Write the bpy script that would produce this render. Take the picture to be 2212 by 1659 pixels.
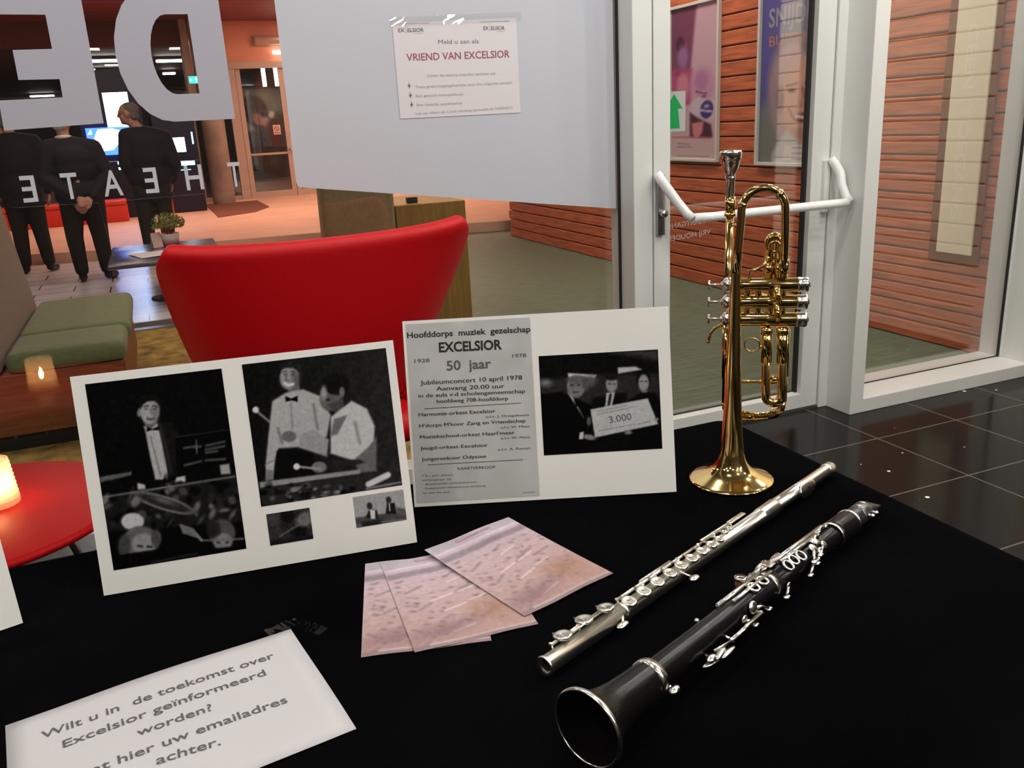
import bpy, bmesh, math, random
import numpy as np
from mathutils import Vector, Matrix
for o in list(bpy.data.objects): bpy.data.objects.remove(o)
S = bpy.context.scene
COL = S.collection
PI = math.pi
# ---------------------------------------------------------------- camera
FPX, PIT, ROL, YAW = 1850.0, math.radians(17.05), math.radians(3.15), math.radians(21.7)
cp, sp, cr, sr = math.cos(PIT), math.sin(PIT), math.cos(ROL), math.sin(ROL)
_X = Vector((1, 0, 0)); _F = Vector((0, cp, -sp)); _D = Vector((0, -sp, -cp))
ax_x = cr * _X + sr * _D; ax_d = -sr * _X + cr * _D
RZ = Matrix.Rotation(-YAW, 3, 'Z')
ax_x, ax_d, ax_f = RZ @ ax_x, RZ @ ax_d, RZ @ _F
cam = bpy.data.cameras.new('camera'); cam.sensor_width = 36; cam.lens = FPX / 2212 * 36
cam.clip_start = 0.02; cam.clip_end = 100
camo = bpy.data.objects.new('camera', cam); COL.objects.link(camo)
mw = Matrix((ax_x, -ax_d, -ax_f)).transposed().to_4x4(); mw.translation = (0, 0, 1.33)
camo.matrix_world = mw
S.camera = camo
# ---------------------------------------------------------------- world, exposure
w = bpy.data.worlds.new('world'); S.world = w; w.use_nodes = True
w.node_tree.nodes['Background'].inputs[0].default_value = (0.02, 0.018, 0.016, 1)
w.node_tree.nodes['Background'].inputs[1].default_value = 0.3
S.view_settings.view_transform = 'Standard'; S.view_settings.look = 'None'
S.view_settings.exposure = 0.0; S.view_settings.gamma = 1.0; S.view_settings.use_curve_mapping = False
S.cycles.sample_clamp_indirect = 6.0; S.cycles.caustics_reflective = False; S.cycles.caustics_refractive = False
S.cycles.max_bounces = 10; S.cycles.transparent_max_bounces = 16
# lamp strengths of the place
DOWN = 520.0     # small bulbs in the ceiling over the table
LOBBY = 24.0     # unseen warm and soft panels above the lobby, some added as fill
# ---------------------------------------------------------------- helpers
def lin(c):
    c = c / 255.0
    return c / 12.92 if c <= 0.04045 else ((c + 0.055) / 1.055) ** 2.4
def rgb(r, g, b): return (lin(r), lin(g), lin(b), 1.0)

def mat(name, col, rough=0.6, metal=0.0, bump=0.0, bscale=60.0, var=0.0, vscale=8.0, coat=0.0, sheen=0.0, spec=0.5, stretch=None, trans=0.0):
    m = bpy.data.materials.new(name); m.use_nodes = True
    nt = m.node_tree; b = nt.nodes['Principled BSDF']
    b.inputs['Base Color'].default_value = col
    b.inputs['Roughness'].default_value = rough; b.inputs['Metallic'].default_value = metal
    b.inputs['Coat Weight'].default_value = coat; b.inputs['Sheen Weight'].default_value = sheen
    b.inputs['Specular IOR Level'].default_value = spec
    b.inputs['Transmission Weight'].default_value = trans
    tc = None
    if bump or var:
        tc = nt.nodes.new('ShaderNodeTexCoord'); src = tc.outputs['Object']
        if stretch:
            mp = nt.nodes.new('ShaderNodeMapping'); mp.inputs['Scale'].default_value = stretch
            nt.links.new(src, mp.inputs[0]); src = mp.outputs[0]
    if bump:
        n = nt.nodes.new('ShaderNodeTexNoise'); n.inputs['Scale'].default_value = bscale; n.inputs['Detail'].default_value = 4
        bp = nt.nodes.new('ShaderNodeBump'); bp.inputs['Strength'].default_value = bump; bp.inputs['Distance'].default_value = 0.01
        nt.links.new(src, n.inputs['Vector']); nt.links.new(n.outputs['Fac'], bp.inputs['Height']); nt.links.new(bp.outputs[0], b.inputs['Normal'])
    if var:
        n = nt.nodes.new('ShaderNodeTexNoise'); n.inputs['Scale'].default_value = vscale; n.inputs['Detail'].default_value = 5
        r = nt.nodes.new('ShaderNodeValToRGB')
        r.color_ramp.elements[0].position = 0.3; r.color_ramp.elements[1].position = 0.7
        r.color_ramp.elements[0].color = tuple(c * (1 - var) for c in col[:3]) + (1,)
        r.color_ramp.elements[1].color = tuple(min(1, c * (1 + var)) for c in col[:3]) + (1,)
        nt.links.new(src, n.inputs['Vector']); nt.links.new(n.outputs['Fac'], r.inputs[0]); nt.links.new(r.outputs[0], b.inputs['Base Color'])
    return m

def emit(name, col, strength):
    m = bpy.data.materials.new(name); m.use_nodes = True; nt = m.node_tree
    nt.nodes.remove(nt.nodes['Principled BSDF'])
    e = nt.nodes.new('ShaderNodeEmission'); e.inputs[0].default_value = col; e.inputs[1].default_value = strength
    nt.links.new(e.outputs[0], nt.nodes['Material Output'].inputs[0]); return m

def vcol_mat(name, rough=0.45, emission=0.0, spec=0.4):
    m = bpy.data.materials.new(name); m.use_nodes = True; nt = m.node_tree; b = nt.nodes['Principled BSDF']
    a = nt.nodes.new('ShaderNodeVertexColor'); a.layer_name = 'print'
    nt.links.new(a.outputs[0], b.inputs['Base Color']); b.inputs['Roughness'].default_value = rough
    b.inputs['Specular IOR Level'].default_value = spec
    if emission:
        nt.links.new(a.outputs[0], b.inputs['Emission Color']); b.inputs['Emission Strength'].default_value = emission
    return m

def glass_mat(name, tint=(1, 1, 1, 1), base=0.045):
    m = bpy.data.materials.new(name); m.use_nodes = True; nt = m.node_tree
    nt.nodes.remove(nt.nodes['Principled BSDF'])
    N = nt.nodes.new
    g = N('ShaderNodeNewGeometry'); dot = N('ShaderNodeVectorMath'); dot.operation = 'DOT_PRODUCT'
    nt.links.new(g.outputs['Incoming'], dot.inputs[0]); nt.links.new(g.outputs['Normal'], dot.inputs[1])
    ab = N('ShaderNodeMath'); ab.operation = 'ABSOLUTE'; nt.links.new(dot.outputs['Value'], ab.inputs[0])
    su = N('ShaderNodeMath'); su.operation = 'SUBTRACT'; su.inputs[0].default_value = 1; nt.links.new(ab.outputs[0], su.inputs[1])
    pw = N('ShaderNodeMath'); pw.operation = 'POWER'; pw.inputs[1].default_value = 5; nt.links.new(su.outputs[0], pw.inputs[0])
    ml = N('ShaderNodeMath'); ml.operation = 'MULTIPLY_ADD'; ml.inputs[1].default_value = 1 - base; ml.inputs[2].default_value = base
    nt.links.new(pw.outputs[0], ml.inputs[0])
    t = N('ShaderNodeBsdfTransparent'); t.inputs[0].default_value = tint
    gl = N('ShaderNodeBsdfGlossy'); gl.inputs['Roughness'].default_value = 0.0
    mx = N('ShaderNodeMixShader'); nt.links.new(ml.outputs[0], mx.inputs[0]); nt.links.new(t.outputs[0], mx.inputs[1]); nt.links.new(gl.outputs[0], mx.inputs[2])
    nt.links.new(mx.outputs[0], nt.nodes['Material Output'].inputs[0]); return m

class MB:
    """collects shapes into ONE mesh; m = material slot, sm = smooth shading"""
    def __init__(s, off=(0, 0, 0)):
        s.v = []; s.f = []; s.mi = []; s.sm = []; s.off = Vector(off)
    def add(s, vs, fs, m=0, sm=False):
        b = len(s.v); s.v += [Vector(p) - s.off for p in vs]
        for f in fs: s.f.append([b + i for i in f]); s.mi.append(m); s.sm.append(sm)
        return s
    def box(s, lo, hi, m=0, rot=None, piv=None):
        x0, y0, z0 = lo; x1, y1, z1 = hi
        vs = [Vector(p) for p in ((x0,y0,z0),(x1,y0,z0),(x1,y1,z0),(x0,y1,z0),(x0,y0,z1),(x1,y0,z1),(x1,y1,z1),(x0,y1,z1))]
        if rot is not None:
            pv = Vector(piv) if piv is not None else (Vector(lo) + Vector(hi)) / 2
            vs = [rot @ (p - pv) + pv for p in vs]
        return s.add(vs, [(0,3,2,1),(4,5,6,7),(0,1,5,4),(1,2,6,5),(2,3,7,6),(3,0,4,7)], m)
    def rbox(s, lo, hi, r=0.01, seg=3, m=0, sm=True, rot=None):
        bm = bmesh.new(); bmesh.ops.create_cube(bm, size=1)
        lo, hi = Vector(lo), Vector(hi); c = (lo + hi) / 2; d = hi - lo
        for v in bm.verts: v.co = Vector((v.co.x * d.x, v.co.y * d.y, v.co.z * d.z))
        bmesh.ops.bevel(bm, geom=list(bm.edges), offset=min(r, min(d) * 0.49), segments=seg, profile=0.5, affect='EDGES')
        bm.verts.index_update()
        vs = [(rot @ v.co if rot is not None else v.co) + c for v in bm.verts]
        fs = [[v.index for v in f.verts] for f in bm.faces]; bm.free()
        return s.add(vs, fs, m, sm)
    def quad(s, a, b, c, d, m=0): return s.add([a, b, c, d], [(0, 1, 2, 3)], m)
    def tube(s, pts, r, seg=12, m=0, cap=True, sm=True):
        P = [Vector(p) for p in pts]; n = len(P)
        R = r if isinstance(r, (list, tuple)) else [r] * n
        T = []
        for i in range(n):
            t = (P[min(i + 1, n - 1)] - P[max(i - 1, 0)]); T.append(t.normalized() if t.length > 1e-9 else Vector((0, 0, 1)))
        u = T[0].orthogonal().normalized(); vs = []
        for i in range(n):
            u = (u - T[i] * u.dot(T[i]))
            u = u.normalized() if u.length > 1e-6 else T[i].orthogonal().normalized()
            w_ = T[i].cross(u)
            for k in range(seg):
                a = 2 * PI * k / seg; vs.append(P[i] + (u * math.cos(a) + w_ * math.sin(a)) * R[i])
        fs = []
        for i in range(n - 1):
            for k in range(seg):
                fs.append((i * seg + k, i * seg + (k + 1) % seg, (i + 1) * seg + (k + 1) % seg, (i + 1) * seg + k))
        s.add(vs, fs, m, sm)
        if cap:
            b = len(s.v) - len(vs)
            s.f.append([b + k for k in range(seg)][::-1]); s.mi.append(m); s.sm.append(False)
            s.f.append([b + (n - 1) * seg + k for k in range(seg)]); s.mi.append(m); s.sm.append(False)
        return s
    def lathe(s, prof, seg=32, m=0, o=(0, 0, 0), ax='Z', sm=True, closed=False):
        """prof: (r, h) along the axis"""
        o = Vector(o); vs = []
        for r, h in prof:
            for k in range(seg):
                a = 2 * PI * k / seg; x, y = r * math.cos(a), r * math.sin(a)
                vs.append(o + (Vector((x, y, h)) if ax == 'Z' else Vector((h, x, y)) if ax == 'X' else Vector((y, h, x))))
        fs = []; n = len(prof)
        for i in range(n - 1 + (1 if closed else 0)):
            j = (i + 1) % n
            for k in range(seg):
                fs.append((i * seg + k, i * seg + (k + 1) % seg, j * seg + (k + 1) % seg, j * seg + k))
        return s.add(vs, fs, m, sm)
    def ball(s, c, r, seg=16, m=0, rot=None, sm=True):
        c = Vector(c); rx, ry, rz = r if isinstance(r, (tuple, list)) else (r, r, r)
        vs = []; nr = max(6, seg // 2)
        for i in range(nr + 1):
            t = PI * i / nr
            for k in range(seg):
                a = 2 * PI * k / seg
                p = Vector((rx * math.sin(t) * math.cos(a), ry * math.sin(t) * math.sin(a), rz * math.cos(t)))
                vs.append(c + (rot @ p if rot is not None else p))
        fs = [(i * seg + k, (i + 1) * seg + k, (i + 1) * seg + (k + 1) % seg, i * seg + (k + 1) % seg) for i in range(nr) for k in range(seg)]
        return s.add(vs, fs, m, sm)
    def ring(s, c, R, r, nrm=(0, 0, 1), seg=28, rs=8, m=0):
        q = Vector((0, 0, 1)).rotation_difference(Vector(nrm)); c = Vector(c)
        vs = []; 
        for i in range(seg):
            a = 2 * PI * i / seg
            for k in range(rs):
                b = 2 * PI * k / rs
                vs.append(c + q @ Vector(((R + r * math.cos(b)) * math.cos(a), (R + r * math.cos(b)) * math.sin(a), r * math.sin(b))))
        fs = [(i * rs + k, ((i + 1) % seg) * rs + k, ((i + 1) % seg) * rs + (k + 1) % rs, i * rs + (k + 1) % rs) for i in range(seg) for k in range(rs)]
        return s.add(vs, fs, m, True)
    def prism(s, poly, z0, z1, m=0, M=None):
        """poly in local xy, extruded z0..z1; M maps to space"""
        n = len(poly); f = (lambda p: M @ Vector(p)) if M is not None else Vector
        vs = [f((x, y, z0)) for x, y in poly] + [f((x, y, z1)) for x, y in poly]
        fs = [list(range(n))[::-1], list(range(n, 2 * n))] + [(i, (i + 1) % n, n + (i + 1) % n, n + i) for i in range(n)]
        return s.add(vs, fs, m)
    def build(s, name, mats, parent=None, loc=None, rotz=None, clean=False):
        me = bpy.data.meshes.new(name); me.from_pydata([tuple(v) for v in s.v], [], s.f)
        for mm in (mats if isinstance(mats, (list, tuple)) else [mats]): me.materials.append(mm)
        me.polygons.foreach_set('material_index', s.mi); me.polygons.foreach_set('use_smooth', s.sm)
        bm = bmesh.new(); bm.from_mesh(me)
        if clean: bmesh.ops.remove_doubles(bm, verts=bm.verts, dist=1e-6)
        bmesh.ops.recalc_face_normals(bm, faces=bm.faces); bm.to_mesh(me); bm.free()
        o = bpy.data.objects.new(name, me); COL.objects.link(o)
        if parent: o.parent = parent
        if loc is not None: o.location = loc
        if rotz is not None: o.rotation_euler[2] = rotz
        return o

def thing(name, label, cat, loc=(0, 0, 0), rotz=0.0, group=None):
    o = bpy.data.objects.new(name, None); COL.objects.link(o); o.empty_display_size = 0.05
    o.location = loc; o.rotation_euler = (0, 0, rotz); return tag(o, label, cat, group)
def tag(o, label=None, cat=None, group=None, kind=None):
    if label: o['label'] = label
    if cat: o['category'] = cat
    if group: o['group'] = group
    if kind: o['kind'] = kind
    return o
def setting(name, loc=(0, 0, 0)):
    o = bpy.data.objects.new(name, None); COL.objects.link(o); o.location = loc; o['kind'] = 'structure'; return o
def struct(mb, name, mats, parent=None):
    o = mb.build(name, mats, parent)
    if parent is None: o['kind'] = 'structure'
    return o
def sub(o, lv=2):
    m = o.modifiers.new('subdivision', 'SUBSURF'); m.levels = lv; m.render_levels = lv; return o
def bev(o, wd, seg=2):
    m = o.modifiers.new('bevel', 'BEVEL'); m.width = wd; m.segments = seg; m.limit_method = 'ANGLE'; m.angle_limit = 0.6
    return o
def dup(root, loc=None, rotz=None, label=None):
    r = root.copy(); COL.objects.link(r)
    if loc is not None: r.location = loc
    if rotz is not None: r.rotation_euler = (0, 0, rotz)
    if label: r['label'] = label
    for ch in list(root.children):
        c = ch.copy(); COL.objects.link(c); c.parent = r
        for g in ch.children:
            d = g.copy(); COL.objects.link(d); d.parent = c
    return r

# ---- lettering: font curves turned into meshes
def glyphs(txt, bold=0.0):
    cu = bpy.data.curves.new('lettering', 'FONT'); cu.body = txt; cu.size = 1.0; cu.offset = bold; cu.resolution_u = 3
    o = bpy.data.objects.new('lettering', cu); COL.objects.link(o)
    dg = bpy.context.evaluated_depsgraph_get(); dg.update()
    me = bpy.data.meshes.new_from_object(o.evaluated_get(dg))
    vs = [Vector(v.co) for v in me.vertices]; fs = [list(p.vertices) for p in me.polygons]
    bpy.data.objects.remove(o); bpy.data.curves.remove(cu); bpy.data.meshes.remove(me)
    return vs, fs
def text_into(mb, txt, p0, p1, h, P, m=0, bold=0.0, mirror=False, slant=0.0):
    """fits txt between baseline points p0,p1 (surface coords) with capital height h; P maps (u,v) to space"""
    vs, fs = glyphs(txt, bold)
    if not vs: return
    x0 = min(v.x for v in vs); x1 = max(v.x for v in vs); H = 0.72
    a, b = Vector(p0), Vector(p1); d = b - a; n = Vector((-d.y, d.x)).normalized() * h
    out = []
    for v in vs:
        t = (v.x - x0) / max(1e-6, x1 - x0)
        if mirror: t = 1 - t
        q = a + d * t + n * (v.y / H) + d.normalized() * slant * v.y * h
        out.append(P(q.x, q.y))
    mb.add(out, fs, m)
def fit_glyph(mb, ch, x0, x1, z0, z1, P, m=0, bold=0.02, mirror=False):
    vs, fs = glyphs(ch, bold)
    ax_, bx = min(v.x for v in vs), max(v.x for v in vs); ay, by = min(v.y for v in vs), max(v.y for v in vs)
    out = []
    for v in vs:
        t = (v.x - ax_) / (bx - ax_); t = 1 - t if mirror else t
        out.append(P(x0 + (x1 - x0) * t, z0 + (z1 - z0) * (v.y - ay) / (by - ay)))
    mb.add(out, fs, m)

def hom(src, dst):
    A = []; b = []
    for (x, y), (u, v) in zip(src, dst):
        A += [[x, y, 1, 0, 0, 0, -u * x, -u * y], [0, 0, 0, x, y, 1, -v * x, -v * y]]; b += [u, v]
    return np.append(np.linalg.solve(np.array(A, float), np.array(b, float)), 1).reshape(3, 3)
def happ(H, p):
    v = H @ np.array([p[0], p[1], 1.0]); return (v[0] / v[2], v[1] / v[2])

class Pic:
    """a printed picture: a fine grid whose points carry the printed colour. art = corner coordinates TL,TR,BR,BL of the artwork's own frame"""
    def __init__(s, w, h, art, nx, ny, bg=(20, 20, 20), seed=1):
        s.w, s.h, s.nx, s.ny = w, h, nx, ny
        u, v = np.meshgrid(np.linspace(0, w, nx), np.linspace(0, h, ny)); s.u, s.v = u.ravel(), v.ravel()
        H = hom([(0, h), (w, h), (w, 0), (0, 0)], art); s.H = H
        q = H @ np.stack([s.u, s.v, np.ones_like(s.u)]); s.x, s.y = q[0] / q[2], q[1] / q[2]
        s.c = np.tile(np.array(bg, float), (nx * ny, 1)); s.rng = np.random.default_rng(seed)
    def put(s, a, col):
        a = np.clip(a, 0, 1)[:, None]; col = (col,) * 3 if not isinstance(col, (tuple, list)) else col
        s.c = s.c * (1 - a) + np.array(col, float) * a; return s
    def ell(s, cx, cy, rx, ry, col, ang=0, soft=4, al=1):
        ca, sa = math.cos(math.radians(ang)), math.sin(math.radians(ang)); dx, dy = s.x - cx, s.y - cy
        d = (np.hypot((dx * ca + dy * sa) / rx, (-dx * sa + dy * ca) / ry) - 1) * min(rx, ry)
        return s.put(al * (0.5 - d / soft), col)
    def dist(s, pts, close=True):
        d = np.full(s.x.shape, 1e9); n = len(pts)
        for i in range(n if close else n - 1):
            (x0, y0), (x1, y1) = pts[i], pts[(i + 1) % n]; ex, ey = x1 - x0, y1 - y0
            t = np.clip(((s.x - x0) * ex + (s.y - y0) * ey) / max(1e-9, ex * ex + ey * ey), 0, 1)
            d = np.minimum(d, np.hypot(s.x - x0 - t * ex, s.y - y0 - t * ey))
        return d
    def poly(s, pts, col, soft=4, al=1):
        ins = np.zeros(s.x.shape, bool); n = len(pts)
        for i in range(n):
            (x0, y0), (x1, y1) = pts[i], pts[(i + 1) % n]
            if y0 == y1: continue
            k = ((y0 > s.y) != (y1 > s.y)) & (s.x < (x1 - x0) * (s.y - y0) / (y1 - y0) + x0); ins ^= k
        d = s.dist(pts); d = np.where(ins, -d, d); return s.put(al * (0.5 - d / soft), col)
    def line(s, pts, wd, col, soft=2, al=1): return s.put(al * (0.5 - (s.dist(pts, False) - wd / 2) / soft), col)
    def grad(s, f): s.c = np.clip(f(s.x, s.y, s.c), 0, 255); return s
    def noise(s, amp, cell=4):
        a, b = s.ny // cell + 2, s.nx // cell + 2; g = s.rng.standard_normal((a, b))
        yi = np.linspace(0, a - 1.001, s.ny); xi = np.linspace(0, b - 1.001, s.nx); y0 = yi.astype(int); x0 = xi.astype(int)
        fy, fx = (yi - y0)[:, None], (xi - x0)[None]
        n = (g[y0][:, x0] * (1 - fy) * (1 - fx) + g[y0 + 1][:, x0] * fy * (1 - fx) + g[y0][:, x0 + 1] * (1 - fy) * fx + g[y0 + 1][:, x0 + 1] * fy * fx)
        s.c = np.clip(s.c + amp * n.ravel()[:, None], 0, 255); return s
    def build(s, name, P, mtl, parent=None):
        nx, ny = s.nx, s.ny; me = bpy.data.meshes.new(name)
        i = np.arange(nx * ny).reshape(ny, nx)
        f = np.stack([i[:-1, :-1], i[:-1, 1:], i[1:, 1:], i[1:, :-1]], -1).reshape(-1, 4)
        me.from_pydata([tuple(P(float(a), float(b))) for a, b in zip(s.u, s.v)], [], f.tolist())
        c = s.c / 255.0; c = np.where(c <= 0.04045, c / 12.92, ((c + 0.055) / 1.055) ** 2.4)
        at = me.color_attributes.new('print', 'FLOAT_COLOR', 'POINT')
        at.data.foreach_set('color', np.concatenate([c, np.ones((len(c), 1))], 1).astype(np.float32).ravel())
        me.materials.append(mtl)
        o = bpy.data.objects.new(name, me); COL.objects.link(o)
        if parent: o.parent = parent
        return o
# ================================================================ materials of the place
white_al = mat('white_aluminium', (0.74, 0.75, 0.72, 1), 0.38)
dark_seal = mat('dark_rubber_seal', (0.012, 0.012, 0.012, 1), 0.6)
glass = glass_mat('clear_glass', base=0.075)
glass2 = glass_mat('double_glazing', base=0.13)
film = mat('frosted_film', (0.57, 0.585, 0.64, 1), 0.75, spec=0.2)
film_d = mat('grey_film', (0.45, 0.45, 0.51, 1), 0.75, spec=0.2)
cream = mat('cream_wall', (0.84, 0.74, 0.60, 1), 0.8, var=0.05)
ceil_w = mat('ceiling_grey', (0.20, 0.19, 0.18, 1), 0.9)
dark_wall = mat('dark_wall', (0.035, 0.024, 0.018, 1), 0.8, var=0.1)
steel = mat('brushed_steel', (0.55, 0.55, 0.55, 1), 0.3, metal=1.0)
silver = mat('silver_plate', (0.94, 0.91, 0.84, 1), 0.2, metal=1.0)
gold = mat('lacquered_brass', (0.96, 0.70, 0.28, 1), 0.10, metal=1.0)
black_m = mat('black_plastic', (0.01, 0.01, 0.01, 1), 0.45)

def granite():
    m = bpy.data.materials.new('black_granite_tiles'); m.use_nodes = True; nt = m.node_tree; b = nt.nodes['Principled BSDF']; N = nt.nodes.new; L = nt.links.new
    tc = N('ShaderNodeTexCoord'); sx = N('ShaderNodeSeparateXYZ'); L(tc.outputs['Object'], sx.inputs[0])
    def mth(op, a, bb=None, c=None):
        n = N('ShaderNodeMath'); n.operation = op
        for i, q in enumerate((a, bb, c)):
            if q is None: continue
            if isinstance(q, (int, float)): n.inputs[i].default_value = q
            else: L(q, n.inputs[i])
        return n.outputs[0]
    def edge(sock, off):
        t = mth('FRACT', mth('DIVIDE', mth('ADD', sock, off), 0.438))
        return mth('LESS_THAN', mth('MINIMUM', t, mth('SUBTRACT', 1.0, t)), 0.0075)
    g = mth('MAXIMUM', edge(sx.outputs[0], -2.604 + 0.438 * 20), edge(sx.outputs[1], -2.065 + 0.438 * 30))
    v = N('ShaderNodeTexVoronoi'); v.inputs['Scale'].default_value = 17; L(tc.outputs['Object'], v.inputs['Vector'])
    sc = N('ShaderNodeSeparateColor'); L(v.outputs['Color'], sc.inputs[0])
    fl = mth('MULTIPLY', mth('GREATER_THAN', sc.outputs[0], 0.62), mth('LESS_THAN', v.outputs['Distance'], mth('MULTIPLY', mth('POWER', sc.outputs[1], 2.0), 0.15)))  # stone flecks coloured near white to stand for their glints
    n = N('ShaderNodeTexNoise'); n.inputs['Scale'].default_value = 90; L(tc.outputs['Object'], n.inputs['Vector'])
    r = N('ShaderNodeValToRGB'); r.color_ramp.elements[0].color = (0.004, 0.0035, 0.003, 1); r.color_ramp.elements[1].color = (0.015, 0.013, 0.011, 1); L(n.outputs['Fac'], r.inputs[0])
    m1 = N('ShaderNodeMix'); m1.data_type = 'RGBA'; L(g, m1.inputs['Factor']); L(r.outputs[0], m1.inputs['A']); m1.inputs['B'].default_value = (0.15, 0.12, 0.10, 1)
    m2 = N('ShaderNodeMix'); m2.data_type = 'RGBA'; L(fl, m2.inputs['Factor']); L(m1.outputs['Result'], m2.inputs['A']); m2.inputs['B'].default_value = (0.95, 0.95, 0.95, 1)
    b.inputs['Specular IOR Level'].default_value = 0.12; L(m2.outputs['Result'], b.inputs['Base Color']); L(mth('MULTIPLY_ADD', g, 0.45, 0.14), b.inputs['Roughness'])
    return m

def stripes(name, colA, colB, pitch, axis, groove=0.06, rough=0.5, seed=0.0, across=None, cross_pitch=0.0):
    """boards: a dark groove every pitch along axis, colour varying from board to board"""
    m = bpy.data.materials.new(name); m.use_nodes = True; nt = m.node_tree; b = nt.nodes['Principled BSDF']; N = nt.nodes.new; L = nt.links.new
    tc = N('ShaderNodeTexCoord'); sx = N('ShaderNodeSeparateXYZ'); L(tc.outputs['Object'], sx.inputs[0])
    def mth(op, a, bb=None):
        n = N('ShaderNodeMath'); n.operation = op
        for i, q in enumerate((a, bb)):
            if q is None: continue
            if isinstance(q, (int, float)): n.inputs[i].default_value = q
            else: L(q, n.inputs[i])
        return n.outputs[0]
    t = mth('DIVIDE', mth('ADD', sx.outputs[axis], 50.0), pitch); fr = mth('FRACT', t); idx = mth('FLOOR', t)
    g = mth('LESS_THAN', fr, groove)
    if across is not None:
        t2 = mth('ADD', mth('DIVIDE', mth('ADD', sx.outputs[across], 50.0), cross_pitch), mth('MULTIPLY', idx, 0.5))
        g = mth('MAXIMUM', g, mth('LESS_THAN', mth('FRACT', t2), groove * pitch / cross_pitch)); idx = mth('ADD', idx, mth('MULTIPLY', mth('FLOOR', t2), 7.3))
    wn = N('ShaderNodeTexWhiteNoise'); wn.noise_dimensions = '1D'; L(mth('ADD', idx, seed), wn.inputs['W'])
    mp = N('ShaderNodeMapping'); sc = [3.0, 3.0, 3.0]; sc[axis] = 60.0; mp.inputs['Scale'].default_value = sc; L(tc.outputs['Object'], mp.inputs[0])
    n = N('ShaderNodeTexNoise'); n.inputs['Scale'].default_value = 1.0; n.inputs['Detail'].default_value = 4; L(mp.outputs[0], n.inputs['Vector'])
    f = mth('ADD', mth('MULTIPLY', wn.outputs['Value'], 0.5), mth('MULTIPLY', n.outputs['Fac'], 0.5))
    m1 = N('ShaderNodeMix'); m1.data_type = 'RGBA'; L(f, m1.inputs['Factor']); m1.inputs['A'].default_value = colA; m1.inputs['B'].default_value = colB
    m2 = N('ShaderNodeMix'); m2.data_type = 'RGBA'; L(g, m2.inputs['Factor']); L(m1.outputs['Result'], m2.inputs['A']); m2.inputs['B'].default_value = tuple(c * 0.12 for c in colA[:3]) + (1,)
    L(m2.outputs['Result'], b.inputs['Base Color']); b.inputs['Roughness'].default_value = rough
    return m

cedar = mat('cedar_boards', (0.58, 0.145, 0.057, 1), 0.55, bump=0.15, bscale=14, var=0.35, vscale=5, stretch=(1, 0.8, 12))
cedar_gap = mat('cedar_shadow_gap', (0.07, 0.022, 0.010, 1), 0.8)

# ================================================================ the room on this side of the glass
struct(MB().quad((-4, -5, 0), (4.6, -5, 0), (4.6, 3.12, 0), (-4, 3.12, 0)), 'floor', granite())
struct(MB().box((-4.1, -5.1, 2.95), (4.7, 3.2, 3.05)), 'ceiling', ceil_w)
struct(MB().box((-4.1, -5.1, 0), (-4.0, 3.12, 3.0)), 'wall_left', dark_wall)
struct(MB().box((-4.1, -2.7, 0), (4.7, -2.6, 3.0)), 'wall_back', dark_wall)
wr = MB(); wr.box((3.895, 1.2, 0.06), (4.0, 2.776, 3.0), 1)
for k in range(28): wr.box((3.875, 1.2, 0.065 + k * 0.105), (3.90, 2.776, 0.065 + k * 0.105 + 0.097), 0)
bev(struct(wr, 'wall_right', [cream, mat('cream_gap', (0.50, 0.42, 0.32, 1), 0.8)]), 0.006)
struct(MB().box((3.875, 1.2, 0.0), (4.0, 2.776, 0.06)), 'baseboard_right', dark_wall)
struct(MB().box((4.55, -5.0, 0), (4.65, 1.2, 3.0)), 'wall_right_recess', dark_wall)

KL = 3.05 / 2.97
YL = 3.05
def G(X, z): return (X * KL, 1.33 + (z - 1.33) * KL)           # on the left pane
# ---- window_1: the big left pane with its film and lettering
w1 = setting('window_1')
fr = MB()
fr.box((-4.0, 3.0, 0), (1.72, 3.10, 0.07)).box((-4.0, 3.0, 2.86), (1.72, 3.10, 2.95)).box((-4.0, 3.0, 0.07), (-3.93, 3.10, 2.86))
bev(fr.build('frame', white_al, w1), 0.004)
MB().box((-3.93, YL, 0.07), (1.715, YL + 0.008, 2.86)).build('pane', glass, w1)
s_ = MB().box((1.708, YL - 0.012, 0.07), (1.716, YL - 0.001, 2.86)); s_.build('seal', dark_seal, w1)
yf = YL - 0.0015
PL = lambda u, v: (u, yf, v)
def filmpoly(name, pts, m, label, holes=None):
    """film cut to an outline in pane coordinates"""
    mb = MB(); mb.prism([G(*p) for p in pts], -yf, -yf + 0.001, 0, Matrix(((1, 0, 0), (0, 0, -1), (0, 1, 0)))); o = mb.build(name, m, w1); o['label'] = label; return o
pts = [(0.457, 2.84), (0.451, 1.176), (0.454, 1.163), (0.463, 1.156), (1.655, 0.984), (1.655, 2.84)]
filmpoly('frosted_panel', pts, film, 'pale grey frosted film panel with a slanting lower edge')
filmpoly('large_letter', [(-0.096, 1.776), (-0.097, 1.388), (-0.364, 1.381), (-0.361, 1.464), (-0.194, 1.466), (-0.193, 1.517), (-0.300, 1.518), (-0.299, 1.599), (-0.197, 1.600), (-0.197, 1.692), (-0.36, 1.694), (-0.36, 1.776)], film_d, 'large grey reversed letter E on the glass')
D = [(0.285, 1.383), (0.285, 1.774), (0.11, 1.774)]
for k in range(13):
    a = PI / 2 + PI * k / 12; D.append((0.105 + 0.136 * math.cos(a) * (1 if 1 else 0), 1.5785 + 0.1955 * math.sin(a)))
outer = D
inner = [(0.190, 1.463), (0.190, 1.691), (0.125, 1.691)]
for k in range(1, 12):
    a = PI / 2 + PI * k / 12; inner.append((0.125 + 0.056 * math.cos(a), 1.577 + 0.114 * math.sin(a)))
inner.append((0.125, 1.463))
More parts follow.
